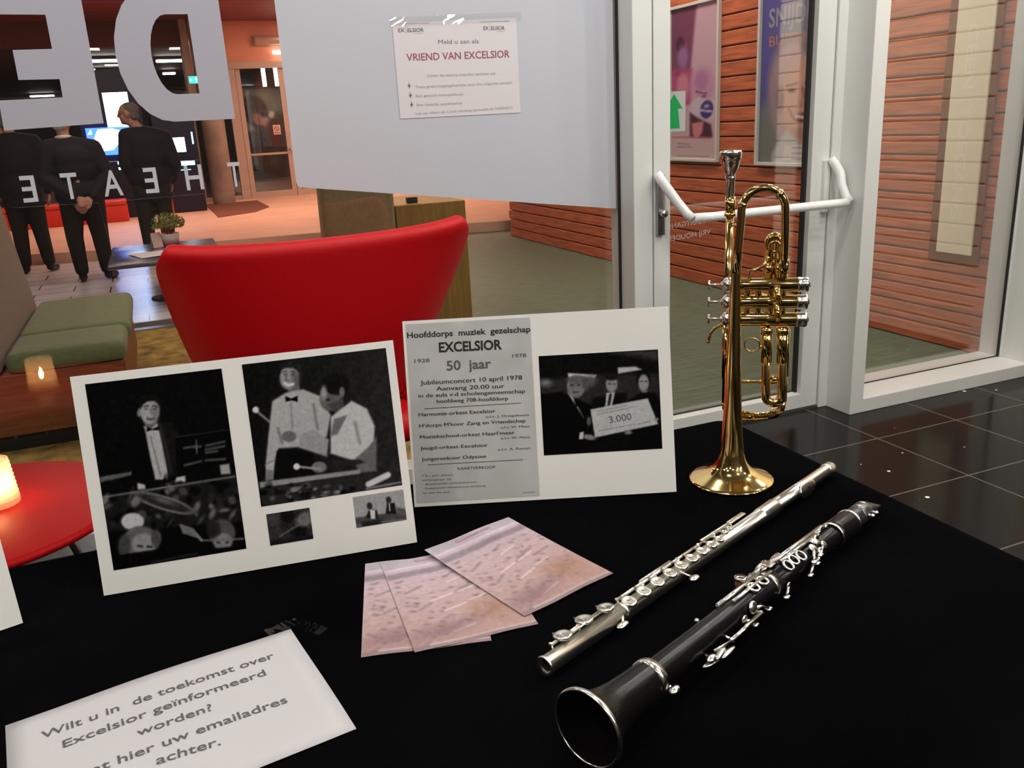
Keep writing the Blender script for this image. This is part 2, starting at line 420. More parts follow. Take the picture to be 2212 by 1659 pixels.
def holed(name, outer, inner, m, label):
    bm = bmesh.new(); mbv = []
    def loop(pts):
        vs = [bm.verts.new((G(*p)[0], yf, G(*p)[1])) for p in pts]
        return [bm.edges.new((vs[i], vs[(i + 1) % len(vs)])) for i in range(len(vs))]
    e = loop(outer) + loop(inner); bmesh.ops.triangle_fill(bm, use_beauty=True, edges=e)
    r = bmesh.ops.extrude_face_region(bm, geom=list(bm.faces)); bmesh.ops.translate(bm, verts=[v for v in r['geom'] if isinstance(v, bmesh.types.BMVert)], vec=(0, -0.001, 0))
    bmesh.ops.recalc_face_normals(bm, faces=bm.faces)
    me = bpy.data.meshes.new(name); bm.to_mesh(me); bm.free(); me.materials.append(m)
    o = bpy.data.objects.new(name, me); COL.objects.link(o); o.parent = w1; o['label'] = label
holed('large_letter', outer, inner, film_d, 'large grey reversed letter D on the glass')
for ch, x0, x1 in (('T', 0.241, 0.2785), ('H', 0.109, 0.161), ('E', -0.012, 0.0265), ('A', -0.131, -0.077), ('T', -0.244, -0.199), ('E', -0.353, -0.3135), ('R', -0.47, -0.43)):
    mb = MB(); a, za = G(x0, 1.1735); b, zb = G(x1, 1.2505)
    fit_glyph(mb, ch, a, b, za, zb, lambda u, v: (u, yf, v), bold=0.012, mirror=True)
    mb.build('small_letter', film, w1)
# ---- post between the pane and the door
tp = MB(); tp.box((1.716, 2.935, 0), (1.800, 3.12, 2.95)); bev(struct(tp, 'trim_1', white_al), 0.003)
# ---- door_1
d1 = setting('door_1')
db = MB(); db.box((1.806, 2.935, 0.012), (1.880, 2.995, 2.2)); bev(db.build('stile', white_al, d1), 0.003)
db = MB(); db.box((2.572, 2.935, 0.012), (2.664, 2.995, 2.2)); bev(db.build('stile', white_al, d1), 0.003)
db = MB(); db.box((1.880, 2.935, 0.012), (2.572, 2.995, 0.081)); bev(db.build('bottom_rail', white_al, d1), 0.003)
db = MB(); db.box((1.880, 2.935, 2.12), (2.578, 2.995, 2.2)); bev(db.build('top_rail', white_al, d1), 0.003)
MB().box((1.878, 2.985, 0.080), (2.575, 2.991, 2.122)).build('pane', glass2, d1)
sl = MB(); sl.box((2.560, 2.962, 0.081), (2.5725, 2.9845, 2.12)).box((1.8795, 2.978, 0.081), (2.572, 2.9845, 0.086)); sl.build('seal', dark_seal, d1)
mb = MB(); Pd = lambda u, v: (u, 2.9845, v)
text_into(mb, 'NOODUITGANG', (1.895, 0.880), (2.140, 0.893), 0.021, Pd, bold=0.01, mirror=True)
text_into(mb, 'VRIJ HOUDEN', (1.895, 0.830), (2.108, 0.842), 0.021, Pd, bold=0.01, mirror=True)
lt = mb.build('lettering', mat('glass_lettering', (0.5, 0.36, 0.32, 1), 0.8), d1); lt['label'] = 'small reversed white lettering on the door glass'
# push bar
bar_w = mat('bar_white', (0.95, 0.95, 0.94, 1), 0.25, coat=0.4)
pb = MB()
def rod2(mb, pts, r, seg=12): mb.tube(pts, r, seg)
pb.tube([(1.915, 2.83, 0.935), (2.0, 2.826, 0.933), (2.6, 2.826, 0.932), (2.675, 2.83, 0.932)], 0.0180, 16)
o = pb.build('push_bar', bar_w, d1); o['label'] = 'white horizontal push bar'
for xs, xe in ((1.800, 1.912), (2.645, 2.690)):
    pa = MB(); x1 = xs + (xe - xs) * 0.22
    if xs < 2:
        pa.tube([(xs, 2.905, 1.112), (xs + 0.012, 2.895, 1.085), (xs + 0.03, 2.885, 1.055), (xs + 0.065, 2.865, 1.000), (xs + 0.095, 2.845, 0.955), (xe, 2.828, 0.933)], [0.016, 0.0195, 0.0195, 0.0185, 0.0180, 0.0180], 14)
    else:
        pa.tube([(xs, 2.905, 1.112), (xs + 0.018, 2.895, 1.082), (xs + 0.030, 2.880, 1.05), (xs + 0.026, 2.862, 1.00), (xs + 0.034, 2.845, 0.958), (xe, 2.830, 0.933)], [0.016, 0.0195, 0.0195, 0.0185, 0.0180, 0.0180], 14)
    pa.build('bar_arm', bar_w, d1)
pl = MB(); pl.rbox((1.812, 2.915, 0.868), (1.846, 2.936, 1.105), 0.005); lp = pl.build('lock_plate', steel, d1)
lk = MB(); lk.lathe([(0, 0), (0.013, 0), (0.015, 0.004), (0.015, 0.03), (0, 0.03)], 20, 0, (1.829, 2.888, 0.955), 'Y'); lk.build('lock_cylinder', steel, lp)
pl = MB(); pl.rbox((2.628, 2.915, 0.885), (2.656, 2.936, 1.105), 0.005); pl.build('lock_plate', white_al, d1)
# ---- frame right of the door, corner post, window_2
tp = MB(); tp.box((2.668, 2.925, 0), (2.735, 3.06, 2.95)); tp.box((1.80, 2.94, 2.21), (2.67, 3.06, 2.95)); bev(struct(tp, 'trim_2', white_al), 0.003)
tp = MB(); tp.box((2.712, 2.776, 0), (2.786, 3.06, 2.95)); bev(struct(tp, 'trim_3', white_al), 0.003)
w2 = setting('window_2')
fr = MB(); fr.box((2.786, 2.776, 0), (3.828, 3.06, 0.064)).box((3.828, 2.776, 0), (4.0, 3.06, 2.95)).box((2.786, 2.776, 2.85), (3.828, 3.06, 2.95))
bev(fr.build('frame', white_al, w2), 0.003)
MB().box((2.787, 2.946, 0.065), (3.827, 2.954, 2.849)).build('pane', glass2, w2)
sl = MB(); sl.box((3.812, 2.935, 0.066), (3.820, 2.9455, 2.849), 0).box((3.820, 2.930, 0.066), (3.827, 2.9455, 2.849), 1).box((2.788, 2.940, 0.0645), (3.827, 2.9455, 0.068), 0)
sl.build('seal', [dark_seal, white_al], w2)
tp = MB(); tp.box((1.80, 2.93, 0), (2.67, 3.06, 0.011)); struct(tp, 'threshold', steel)
struct(MB().box((4.0, 1.2, 0), (4.65, 1.3, 3.0)), 'wall_front', dark_wall)

# ================================================================ the lobby behind the glass
green_floor = mat('green_grey_lino', (0.15, 0.225, 0.16, 1), 0.42, var=0.22, vscale=7, stretch=(1, 5, 1))
rug_m = mat('mustard_carpet', (0.36, 0.235, 0.06, 1), 0.95, bump=0.5, bscale=140, var=0.6, vscale=9)
brick_m = stripes('pale_tile_floor', (0.66, 0.62, 0.66, 1), (0.78, 0.74, 0.78, 1), 0.33, 1, 0.035, 0.25, 3.0, 0, 0.66)
salmon = mat('salmon_floor', (0.80, 0.50, 0.36, 1), 0.5, var=0.08, vscale=2)
red_ceiling = stripes('red_ceiling_boards', (0.20, 0.022, 0.018, 1), (0.30, 0.045, 0.03, 1), 0.42, 1, 0.08, 0.5)
lintel_m = mat('terracotta_bulkhead', (0.80, 0.36, 0.25, 1), 0.6, var=0.1, vscale=1)
dark_glass = mat('dark_panel', (0.008, 0.007, 0.012, 1), 0.12)
post_m = mat('peach_posts', (0.52, 0.41, 0.35, 1), 0.5)
struct(MB().quad((1.3, 3.12, 0), (8, 3.12, 0), (8, 19, 0), (1.3, 19, 0)), 'floor_lobby', green_floor)
struct(MB().quad((-6, 7.05, 0), (1.3, 7.05, 0), (1.3, 19, 0), (-6, 19, 0)), 'floor_lobby_tiles', brick_m)
struct(MB().quad((-6, 3.12, 0), (1.3, 3.12, 0), (1.3, 6.72, 0), (-6, 6.72, 0)), 'floor_lobby_carpet', rug_m)
tr = MB(); tr.box((-6, 6.72, -0.01), (1.3, 6.80, 0.012), 1).box((-6, 6.80, -0.01), (1.3, 7.05, 0.004), 0)
struct(tr, 'floor_strip', [mat('dark_mat_strip', (0.09, 0.075, 0.06, 1), 0.8), steel])
pf = MB(); pf.prism([(-6, 12.9), (-1.43, 11.58), (-0.23, 11.2), (2.04, 10.93), (3.95, 10.28), (8, 9.9), (8, 19.0), (-6, 19.0)], 0.0, 0.12); struct(pf, 'floor_platform', salmon)
struct(MB().box((-6.1, 3.10, 3.42), (8.1, 18.3, 3.5)), 'ceiling_lobby', red_ceiling)
struct(MB().box((-6.1, 3.1, 0), (-6.0, 35, 3.5)), 'wall_lobby_left', mat('maroon_wall', (0.10, 0.02, 0.02, 1), 0.7))
struct(MB().box((8.0, 3.1, 0), (8.1, 35, 3.5)), 'wall_lobby_far_right', mat('peach_wall', (0.6, 0.38, 0.28, 1), 0.7))
# timber clad wall at right: real boards
pk = MB(); random.seed(4)
pk.box((3.985, 3.06, 0), (4.08, 9.70, 3.42), 1)
for k in range(33):
    z0 = 0.004 + k * 0.1035; e = 9.72 + random.uniform(-0.04, 0.06)
    pk.box((3.95, 3.06, z0), (3.99, e, z0 + 0.094), 0)
bev(struct(pk, 'wall_lobby_right', [cedar, cedar_gap]), 0.006, 2)
# facade at the far end
fc = MB(); fc.box((1.70, 18.15, 2.62), (8, 18.45, 3.42), 0).box((-6, 18.15, 3.0), (1.70, 18.45, 3.42), 1)
bev(struct(fc, 'wall_lobby_end', [lintel_m, mat('maroon_beam', (0.14, 0.03, 0.025, 1), 0.7)]), 0.01)
tr = MB(); tr.box((1.72, 18.10, 2.56), (8, 18.16, 2.68)); struct(tr, 'trim_4', post_m)
tr = MB(); tr.box((0.955, 17.9, 1.9), (1.38, 18.1, 3.42)).box((0.955, 17.86, 1.9), (1.02, 17.9, 3.42)); bev(struct(tr, 'trim_5', post_m), 0.006)
hall = mat('hall_dark', (0.035, 0.036, 0.030, 1), 0.6)
struct(MB().quad((-6, 19, 0.12), (8, 19, 0.12), (8, 35, 0.12), (-6, 35, 0.12)), 'floor_hall', mat('hall_floor', (0.10, 0.07, 0.065, 1), 0.4))
struct(MB().box((-6, 18.5, 3.0), (8, 35, 3.1)), 'ceiling_hall', hall)
struct(MB().box((-6, 35, 0), (8, 35.1, 3.1)), 'wall_hall_back', hall)
col = MB(); col.lathe([(0.205, 0.12), (0.205, 3.42)], 32, 0, (1.27, 17.4, 0)); struct(col, 'column', mat('grey_column', (0.33, 0.25, 0.21, 1), 0.5, var=0.25, vscale=3))
# door_2 and door_3 in the facade, with mullions
def leaf(name, x0, x1, handle, zt=2.56):
    d = setting(name); y0, y1 = 18.15, 18.22
    a = MB(); a.box((x0, y0, 0.12), (x0 + 0.09, y1, zt)); a.build('stile', post_m, d)
    a = MB(); a.box((x1 - 0.09, y0, 0.12), (x1, y1, zt)); a.build('stile', post_m, d)
    a = MB(); a.box((x0 + 0.09, y0, 0.12), (x1 - 0.09, y1, 0.24)); a.build('bottom_rail', post_m, d)
    a = MB(); a.box((x0 + 0.09, y0 + 0.01, 0.94), (x1 - 0.09, y1 - 0.01, 0.98)); a.build('middle_rail', post_m, d)
    MB().box((x0 + 0.085, 18.18, 0.235), (x1 - 0.085, 18.19, zt)).build('pane', glass, d)
    a = MB(); a.tube([(handle, y0 - 0.002, 1.02), (handle, y0 - 0.05, 1.02), (handle + 0.10, y0 - 0.05, 1.02)], 0.013, 10); a.build('handle', steel, d)
    return d
d2 = leaf('door_2', 1.86, 2.76, 2.70); d3 = leaf('door_3', 2.77, 3.67, 2.83)
a = MB(); a.box((2.44, 18.145, 1.32), (2.58, 18.149, 1.50), 0).ring((2.51, 18.142, 1.43), 0.042, 0.006, (0, 1, 0), m=1).box((2.48, 18.141, 1.425), (2.54, 18.145, 1.435), 1, Matrix.Rotation(0.8, 3, 'Y')).box((2.45, 18.142, 1.345), (2.57, 18.146, 1.36), 1)
a.build('notice', [mat('notice_white', (0.75, 0.6, 0.5, 1), 0.7), mat('notice_red', (0.35, 0.05, 0.04, 1), 0.7)], d2)
w3 = setting('window_3')
for x0, x1 in ((1.68, 1.85), (0.94, 1.00), (-0.95, -0.88), (-2.35, -2.25), (-3.6, -3.5), (3.70, 3.85), (5.3, 5.4)):
    a = MB(); a.box((x0, 18.12, 0.12), (x1, 18.26, 3.0 if x1 < 1.2 else 2.62)); a.build('mullion', post_m, w3)
a = MB(); a.box((-6, 18.15, 0.12), (1.68, 18.22, 0.20)); a.build('bottom_rail', post_m, w3)
MB().box((-6, 18.18, 0.2), (1.68, 18.19, 3.0)).build('pane', glass, w3)
# ================================================================ lamps of the room and the lobby
lamp_m = emit('downlight_glow', (1.0, 0.965, 0.91, 1), DOWN)
def downlight():
    t = thing('downlight', 'small round bulb light in the ceiling around the black table', 'ceiling light', (0, 0, 2.95), 0, 'ceiling bulb lights')
    MB().lathe([(0.046, -0.001), (0.062, -0.001), (0.064, -0.006), (0.048, -0.012), (0.045, -0.004)], 24).build('trim_ring', white_al, t)
    MB().lathe([(0.040 * math.sin(k * PI / 16), -0.006 - 0.040 * math.cos(k * PI / 16)) for k in range(9)], 20).build('bulb', lamp_m, t); return t
dl0 = downlight(); first = True
for x, y in ((-1.7, -1.6), (-0.3, -1.5), (1.1, -1.5), (2.5, -1.4), (-2.4, -0.1), (-1.2, 0.0), (1.3, -0.2), (2.9, 0.0), (-1.9, 0.9), (2.5, 1.2), (3.3, 1.1), (1.9, 1.6), (2.6, 2.2), (3.4, 2.2), (0.2, 0.7), (-0.7, 2.0), (0.8, 2.1)):
    if first: dl0.location = (x, y, 2.95); first = False
    else: dup(dl0, (x, y, 2.95))
fill_m = emit('fill_glow', (1.0, 0.965, 0.91, 1), 82.0)  # globes added behind the camera to brighten the boards from the front
def fill():
    t = thing('fill_lamp', 'white globe pendant lamp added out of view to light the boards', 'pendant lamp', (0, 0, 2.95), 0, 'globe pendant lamps')
    MB().ball((0, 0, -0.85), 0.085, 24).build('globe', fill_m, t)
    MB().lathe([(0.0, -0.745), (0.03, -0.745), (0.034, -0.775), (0.0, -0.775)], 20).build('socket', black_m, t)
    MB().tube([(0, 0, 0), (0, 0, -0.75)], 0.004, 8).build('cord', black_m, t); return t
pl0 = fill()
pl0.location = (1.2, -1.2, 2.95); dup(pl0, (2.0, -1.0, 2.95)); dup(pl0, (2.7, -1.5, 2.95))
warm_e = emit('warm_lobby_glow', (1.0, 0.62, 0.44, 1), LOBBY)
soft_e = emit('soft_lobby_glow', (1.0, 0.86, 0.70, 1), LOBBY * 1.1)
def panel(name, label, x, y, sx, sy, z, m, group):
    t = thing(name, label, 'ceiling light', (x, y, z), 0, group)
    MB().rbox((-sx / 2 - 0.03, -sy / 2 - 0.03, 0), (sx / 2 + 0.03, sy / 2 + 0.03, 0.03), 0.008).build('housing', white_al, t)
    MB().box((-sx / 2, -sy / 2, -0.006), (sx / 2, sy / 2, 0.002)).build('diffuser', m, t); return t
for x, y in ((-3.5, 14.2), (-1.0, 13.6), (1.4, 13.4), (3.6, 13.2), (6.0, 12.6), (5.6, 16.0), (2.6, 14.7), (1.2, 14.6), (3.5, 16.9), (4.6, 16.6)):  # those by the bulkhead and column added out of sight to brighten them
    panel('fill_panel', 'unseen warm fill light panel above the salmon platform floor', x, y, 0.9, 0.5, 3.38, warm_e, 'warm fill panels over the platform')
for x, y in ((-2.2, 4.4), (2.9, 4.4), (3.0, 5.4), (3.0, 6.2), (2.9, 7.2), (-1.2, 7.6), (0.2, 6.0), (-0.3, 9.0)):  # those beside the timber wall and over the tiles added to brighten them
    panel('fill_panel', 'unseen soft fill light panel above the lobby seats', x, y, 0.6, 0.35, 3.38, soft_e, 'soft fill panels over the seats')
# strip lamps seen in the hall beyond the far doors
strip_e = emit('strip_glow', (1.0, 0.93, 0.82, 1), 14.0)
def strip(x, y, ln, label):
    t = thing('strip_light', label, 'ceiling light', (x, y, 2.93), 0, 'hall strip lights')
    MB().rbox((-ln / 2, -0.06, 0.0), (ln / 2, 0.06, 0.07), 0.01).build('housing', black_m, t)
    MB().rbox((-ln / 2 + 0.02, -0.08, -0.045), (ln / 2 - 0.02, 0.08, 0.0), 0.02).build('tube', strip_e, t)
strip(0.83, 20.4, 0.62, 'brightest hall strip light, seen inside the big letter D')
strip(0.90, 24.2, 0.34, 'smaller hall strip light lower inside the big letter D')
strip(2.62, 22.3, 0.75, 'hall strip light just under the lintel of the far doors')
strip(2.98, 30.2, 0.55, 'hall strip light behind the left stile of the far doors')
strip(3.70, 33.0, 0.55, 'hall strip light above the dark picture behind the far doors')
strip(-0.44, 20.0, 0.75, 'hall strip light seen between the two big letters')
strip(-0.46, 23.0, 0.70, 'dimmer hall strip light below another between the two big letters')
strip(-2.75, 33.0, 0.75, 'hall strip light seen through the lower gap of letter E')
tall_e = emit('tall_lamp_glow', (1.0, 0.94, 0.84, 1), 7.0)
for x0, x1, lb in ((2.50, 2.58, 'narrow bright upright light box behind the far doors'), (2.75, 2.92, 'broad bright upright light box beside the white panel')):
    t = thing('light_box', lb, 'light box', ((x0 + x1) / 2, 19.3, 2.28), 0, None)
    MB().box((-(x1 - x0) / 2 - 0.01, 0, -0.01), ((x1 - x0) / 2 + 0.01, 0.09, 0.75)).build('housing', black_m, t)
    MB().box((-(x1 - x0) / 2, -0.01, 0), ((x1 - x0) / 2, 0.001, 0.50)).build('diffuser', tall_e, t)
    MB().tube([(0, 0.045, 0.75), (0, 0.045, 0.80)], 0.01, 8).build('hanger', steel, t)
# emergency luminaire on the bulkhead and exit sign
t = thing('emergency_light', 'clear box-shaped emergency light fixed on the terracotta bulkhead', 'lamp', (2.50, 18.15, 3.02))
MB().rbox((-0.24, -0.03, -0.07), (0.30, 0.0, 0.13), 0.01).build('back_plate', mat('lamp_grey', (0.5, 0.4, 0.33, 1), 0.5), t)
MB().rbox((-0.22, -0.11, -0.05), (0.28, -0.03, 0.11), 0.03).build('cover', mat('lamp_cover', (0.75, 0.5, 0.4, 1), 0.2, trans=0.3), t)
MB().rbox((0.10, -0.13, -0.22), (0.36, -0.06, -0.15), 0.02).build('lamp', emit('lamp_end', (1, 0.8, 0.65, 1), 6), t)
t = thing('exit_sign', 'green lit exit sign by the far column', 'sign', (1.045, 17.15, 2.33))
MB().rbox((-0.10, 0, -0.065), (0.10, 0.04, 0.065), 0.006).build('housing', white_al, t)
MB().box((-0.095, -0.004, -0.06), (0.095, 0.001, 0.06)).build('face', emit('exit_green', (0.05, 0.85, 0.65, 1), 1.6), t)
a = MB(); a.ball((0.035, -0.005, 0.035), (0.012, 0.002, 0.012), 10).box((0.02, -0.006, -0.03), (0.04, -0.004, 0.02)).box((0.0, -0.006, 0.0), (0.06, -0.004, 0.01)).box((-0.07, -0.006, -0.01), (-0.03, -0.004, 0.01)).prism([(-0.085, 0), (-0.06, 0.03), (-0.06, -0.03)], 0.004, 0.006, 0, Matrix(((1, 0, 0), (0, 0, -1), (0, 1, 0))))
a.build('pictogram', emit('exit_white', (0.75, 1, 1, 1), 2.2), t)
MB().tube([(0, 0.02, 0.065), (0, 0.02, 1.09)], 0.006, 8).build('hanger', steel, t)

# ================================================================ signs and posters on the timber wall
YZ = lambda u, v: (3.93, u, v)
cream_lit = mat('cream_sign', (0.97, 0.90, 0.68, 1), 0.5)
t = thing('wall_sign', 'tall narrow cream sign with raised lettering on the timber wall', 'sign', (3.945, 3.36, 0.505))
a = MB(); a.box((-0.012, -0.15, -0.03), (0.004, 0.165, 1.75)); bev(a.build('backing', mat('sign_backing', (0.20, 0.05, 0.02, 1), 0.5), t), 0.003)
a = MB(); a.box((-0.024, -0.115, 0.02), (-0.012, 0.105, 1.70)); bev(a.build('panel', cream_lit, t), 0.002)
a = MB(); P_ = lambda u, v: (-0.0245, -u, v)
sign_l = mat('sign_letters', (1.0, 0.97, 0.84, 1), 0.4)
for wd, v0, v1 in (('GEEN', 1.17, 0.86), ('TOEGANG', 0.78, 0.20)):
    a = MB(); text_into(a, wd, (-0.030, v0), (-0.030, v1), 0.062, P_, bold=0.01); bm_ = a.build('raised_word', sign_l, t)
    sol = bm_.modifiers.new('thick', 'SOLIDIFY'); sol.thickness = 0.004

print_m = vcol_mat('poster_print', 0.4)
def poster(label, y0, y1, z0, z1, art, paint, nx, ny):
    t = thing('framed_poster', label, 'poster', (3.95, (y0 + y1) / 2, z0)); w, h = y1 - y0, z1 - z0
    a = MB(); f = 0.022
    for lo, hi in (((-w / 2, 0), (w / 2, f)), ((-w / 2, h - f), (w / 2, h)), ((-w / 2, f), (-w / 2 + f, h - f)), ((w / 2 - f, f), (w / 2, h - f))):
        a.box((-0.03, lo[0], lo[1]), (0, hi[0], hi[1]))
    bev(a.build('frame', white_al, t), 0.003)
    p = Pic(w - 2 * f, h - 2 * f, art, nx, ny); paint(p)
    p.build('print', lambda u, v: (-0.008, w / 2 - f - u, f + v), print_m, t); return t
def paint_pink(p):      # seen rect 1447..1543 x -60..345
    p.grad(lambda x, y, c: np.stack([205 - 0 * x, 168 + 0.02 * y, 190 + 0 * x], 1))
    p.poly([(1440, -70), (1500, -70), (1485, 110), (1440, 120)], (120, 60, 95), 8); p.ell(1462, 35, 10, 22, (70, 25, 55)); p.ell(1468, 70, 12, 30, (150, 110, 160), 0, 8)
    p.poly([(1440, 100), (1490, 104), (1486, 200), (1440, 200)], (178, 80, 130), 10); p.ell(1463, 112, 14, 9, (150, 40, 90), 0, 6); p.ell(1468, 150, 14, 40, (205, 130, 150), 0, 8); p.ell(1466, 165, 4, 3, (120, 60, 80))
    p.ell(1512, 150, 26, 50, (196, 150, 185), 0, 10); p.ell(1510, 138, 14, 24, (180, 120, 165), 0, 8); p.line([(1498, 165), (1508, 170), (1520, 172)], 4, (120, 60, 90)); p.ell(1515, 180, 5, 5, (130, 80, 110))
    p.poly([(1484, 200), (1500, 180), (1545, 195), (1545, 240), (1490, 245)], (205, 190, 205), 8)
    p.ell(1521, 215, 14, 24, (60, 40, 125), 5, 3); p.line([(1507, 216), (1535, 222)], 6, (190, 180, 210)); p.ell(1521, 206, 6, 5, (170, 165, 210))
    p.poly([(1484, 220), (1500, 235), (1530, 255), (1534, 290), (1484, 292)], (70, 25, 50), 6); p.poly([(1488, 250), (1515, 245), (1512, 275), (1498, 298), (1490, 280)], (205, 130, 140), 6)
    p.poly([(1440, 284), (1546, 290), (1546, 360), (1440, 360)], (205, 180, 186), 6); p.line([(1440, 286), (1530, 291)], 3, (190, 70, 90), 4)
    for yy, x1 in ((305, 1483), (314, 1488), (338, 1525)): p.line([(1455, yy), (x1, yy + 2)], 2.5, (140, 115, 130), 2)
def paint_face(p):      # a generic smiling grey-haired face, cropped close
    p.grad(lambda x, y, c: np.stack([120 + 0 * x, 122 + 0.02 * y, 150 - 0.08 * y], 1)); p.poly([(1630, -60), (1690, -60), (1672, 200), (1625, 220)], (88, 84, 165), 40)
    p.ell(1712, 205, 60, 130, (165, 140, 150), -6, 16); p.ell(1722, 140, 50, 60, (178, 152, 158), 0, 20); p.ell(1728, 212, 46, 92, (204, 154, 138), 0, 20)
    p.ell(1680, 205, 8, 26, (130, 100, 105), 0, 8); p.ell(1762, 95, 34, 20, (120, 105, 110), 0, 14)
    p.ell(1706, 188, 8, 4, (60, 50, 60), 0, 4); p.ell(1744, 188, 8, 4, (60, 50, 60), 0, 4); p.line([(1694, 176), (1716, 173)], 4, (105, 80, 80), 4); p.line([(1736, 173), (1758, 177)], 4, (105, 80, 80), 4)
    p.line([(1730, 185), (1735, 212), (1727, 222)], 6, (150, 100, 90), 6); p.ell(1734, 218, 13, 9, (188, 132, 118), 0, 6); p.line([(1700, 228), (1708, 248)], 4, (150, 105, 98), 5)
    p.ell(1738, 251, 25, 12, (110, 52, 52), 0, 6); p.line([(1717, 247), (1738, 251), (1760, 246)], 7, (228, 220, 210), 4); p.ell(1735, 285, 26, 14, (176, 128, 112), 0, 10)
    p.poly([(1660, 330), (1695, 275), (1730, 318), (1775, 322), (1800, 280), (1835, 360), (1660, 362)], (190, 190, 198), 10)
    p.poly([(1685, 348), (1690, 312), (1840, 318), (1840, 352)], (215, 210, 210), 6)
    for yy in (320, 331, 344): p.line([(1708, yy), (1745, yy + 1)], 2.5, (120, 115, 125), 2)
t1 = poster('pink theatre poster with purple round badge, left one on the timber wall', 5.50, 6.16, 0.955, 2.10, [(1443, -60), (1547, -60), (1543, 347), (1440, 345)], paint_pink, 60, 130)
t2 = poster('grey blue poster with a smiling close-up face on the timber wall', 4.28, 5.06, 0.945, 2.13, [(1640, -60), (1812, -60), (1800, 358), (1626, 352)], paint_face, 90, 130)
a = MB(); text_into(a, 'SNIJDU', (-0.30, 0.885), (0.16, 0.885), 0.115, lambda u, v: (-0.0095, -u, v), bold=0.02)
a.build('poster_lettering', mat('poster_letters', (0.30, 0.31, 0.38, 1), 0.5), t2)
a = MB(); text_into(a, 'BUITEN', (-0.29, 0.765), (0.12, 0.765), 0.065, lambda u, v: (-0.0095, -u, v), bold=0.02)
a.build('poster_lettering', mat('poster_letters_red', (0.42, 0.20, 0.17, 1), 0.5), t2)
# arrow sheet on the far side of the door glass
t = thing('arrow_sign', 'white sheet with a green upward arrow on the door glass', 'sign', (1.9405, 2.995, 1.2566))
MB().box((-0.046, 0, 0), (0.046, 0.0008, 0.150)).build('sheet', mat('arrow_paper', (0.75, 0.77, 0.74, 1), 0.7), t)
a = MB(); a.prism([(-0.008, 0.012), (0.021, 0.010), (0.012, 0.085), (0.034, 0.085), (-0.006, 0.140), (-0.046, 0.085), (-0.022, 0.085), (-0.030, 0.01)], 0.0001, 0.0004, 0, Matrix(((1, 0, 0), (0, 0, -1), (0, 1, 0))))
a.build('arrow', mat('arrow_green', (0.0, 0.55, 0.12, 1), 0.6), t)

# ================================================================ seats and small tables
leather = mat('red_leather', (0.58, 0.002, 0.006, 1), 0.5, bump=0.12, bscale=300, spec=0.35)
t = thing('egg_chair', 'large red leather wing-backed lounge chair seen from behind', 'chair', (0.447, 2.45, 0), math.radians(4))
def shell_pt(sx, tt):
    """sx -1..1 across, tt 0..1 upward; outer back surface"""
    ztop = 1.043 + 0.026 * abs(sx) ** 2.0
    z = 0.30 + (ztop - 0.30) * tt
    wk = [(0.30, 0.20), (0.45, 0.285), (0.60, 0.335), (0.75, 0.378), (0.85, 0.403), (0.95, 0.425), (1.02, 0.433), (1.09, 0.430)]
    for (za, wa), (zb, wb) in zip(wk, wk[1:]):
        if z <= zb or zb == 1.09:
            wv = wa + (wb - wa) * (z - za) / (zb - za); break
    wrap = 0.045 + 0.30 * max(0, 1 - tt) ** 0.8
    y = 0.10 - 0.02 * tt - 0.07 * tt * tt + wrap * abs(sx) ** 2.3 + 0.20 * (1 - tt) ** 3
    return Vector((1.045 * wv * math.sin(sx * PI / 2 * 0.86) / math.sin(PI / 2 * 0.86), y, z))
NXs, NYs = 25, 17; a = MB(); vs = []
for j in range(NYs):
    for i in range(NXs):
        sx = -1 + 2 * i / (NXs - 1); tt = j / (NYs - 1)
        rc = 0.10                                              # rounded upper corners
        if abs(sx) > 1 - rc * 1.2 and tt > 1 - rc:
            k = (abs(sx) - (1 - rc * 1.2)) / (rc * 1.2); tt -= (tt - (1 - rc)) * (1 - math.sqrt(max(0, 1 - k * k))) * 0.85
        vs.append(shell_pt(sx, tt))
a.add(vs, [(j * NXs + i, j * NXs + i + 1, (j + 1) * NXs + i + 1, (j + 1) * NXs + i) for j in range(NYs - 1) for i in range(NXs - 1)], 0, True)
sh = a.build('shell', leather, t); m_ = sh.modifiers.new('thick', 'SOLIDIFY'); m_.thickness = 0.055; m_.offset = 0.0; sub(sh, 2)
a = MB(); a.rbox((-0.29, 0.10, 0.33), (0.29, 0.62, 0.45), 0.055, 4); sub(a.build('seat_cushion', leather, t), 1)
for sx in (-1, 1):
    a = MB(); a.tube([(sx * 0.30, 0.25, 0.45), (sx * 0.36, 0.42, 0.54), (sx * 0.35, 0.58, 0.56), (sx * 0.31, 0.70, 0.52)], [0.05, 0.055, 0.055, 0.04], 12); a.build('armrest', leather, t)
a = MB(); a.tube([(0, 0.36, 0.05), (0, 0.36, 0.34)], 0.025, 16)
for k in range(4):
    an = PI / 4 + k * PI / 2; a.tube([(0, 0.36, 0.06), (0.2 * math.cos(an), 0.36 + 0.2 * math.sin(an), 0.045), (0.36 * math.cos(an), 0.36 + 0.36 * math.sin(an), 0.016)], [0.022, 0.018, 0.014], 10)
a.build('star_base', steel, t)

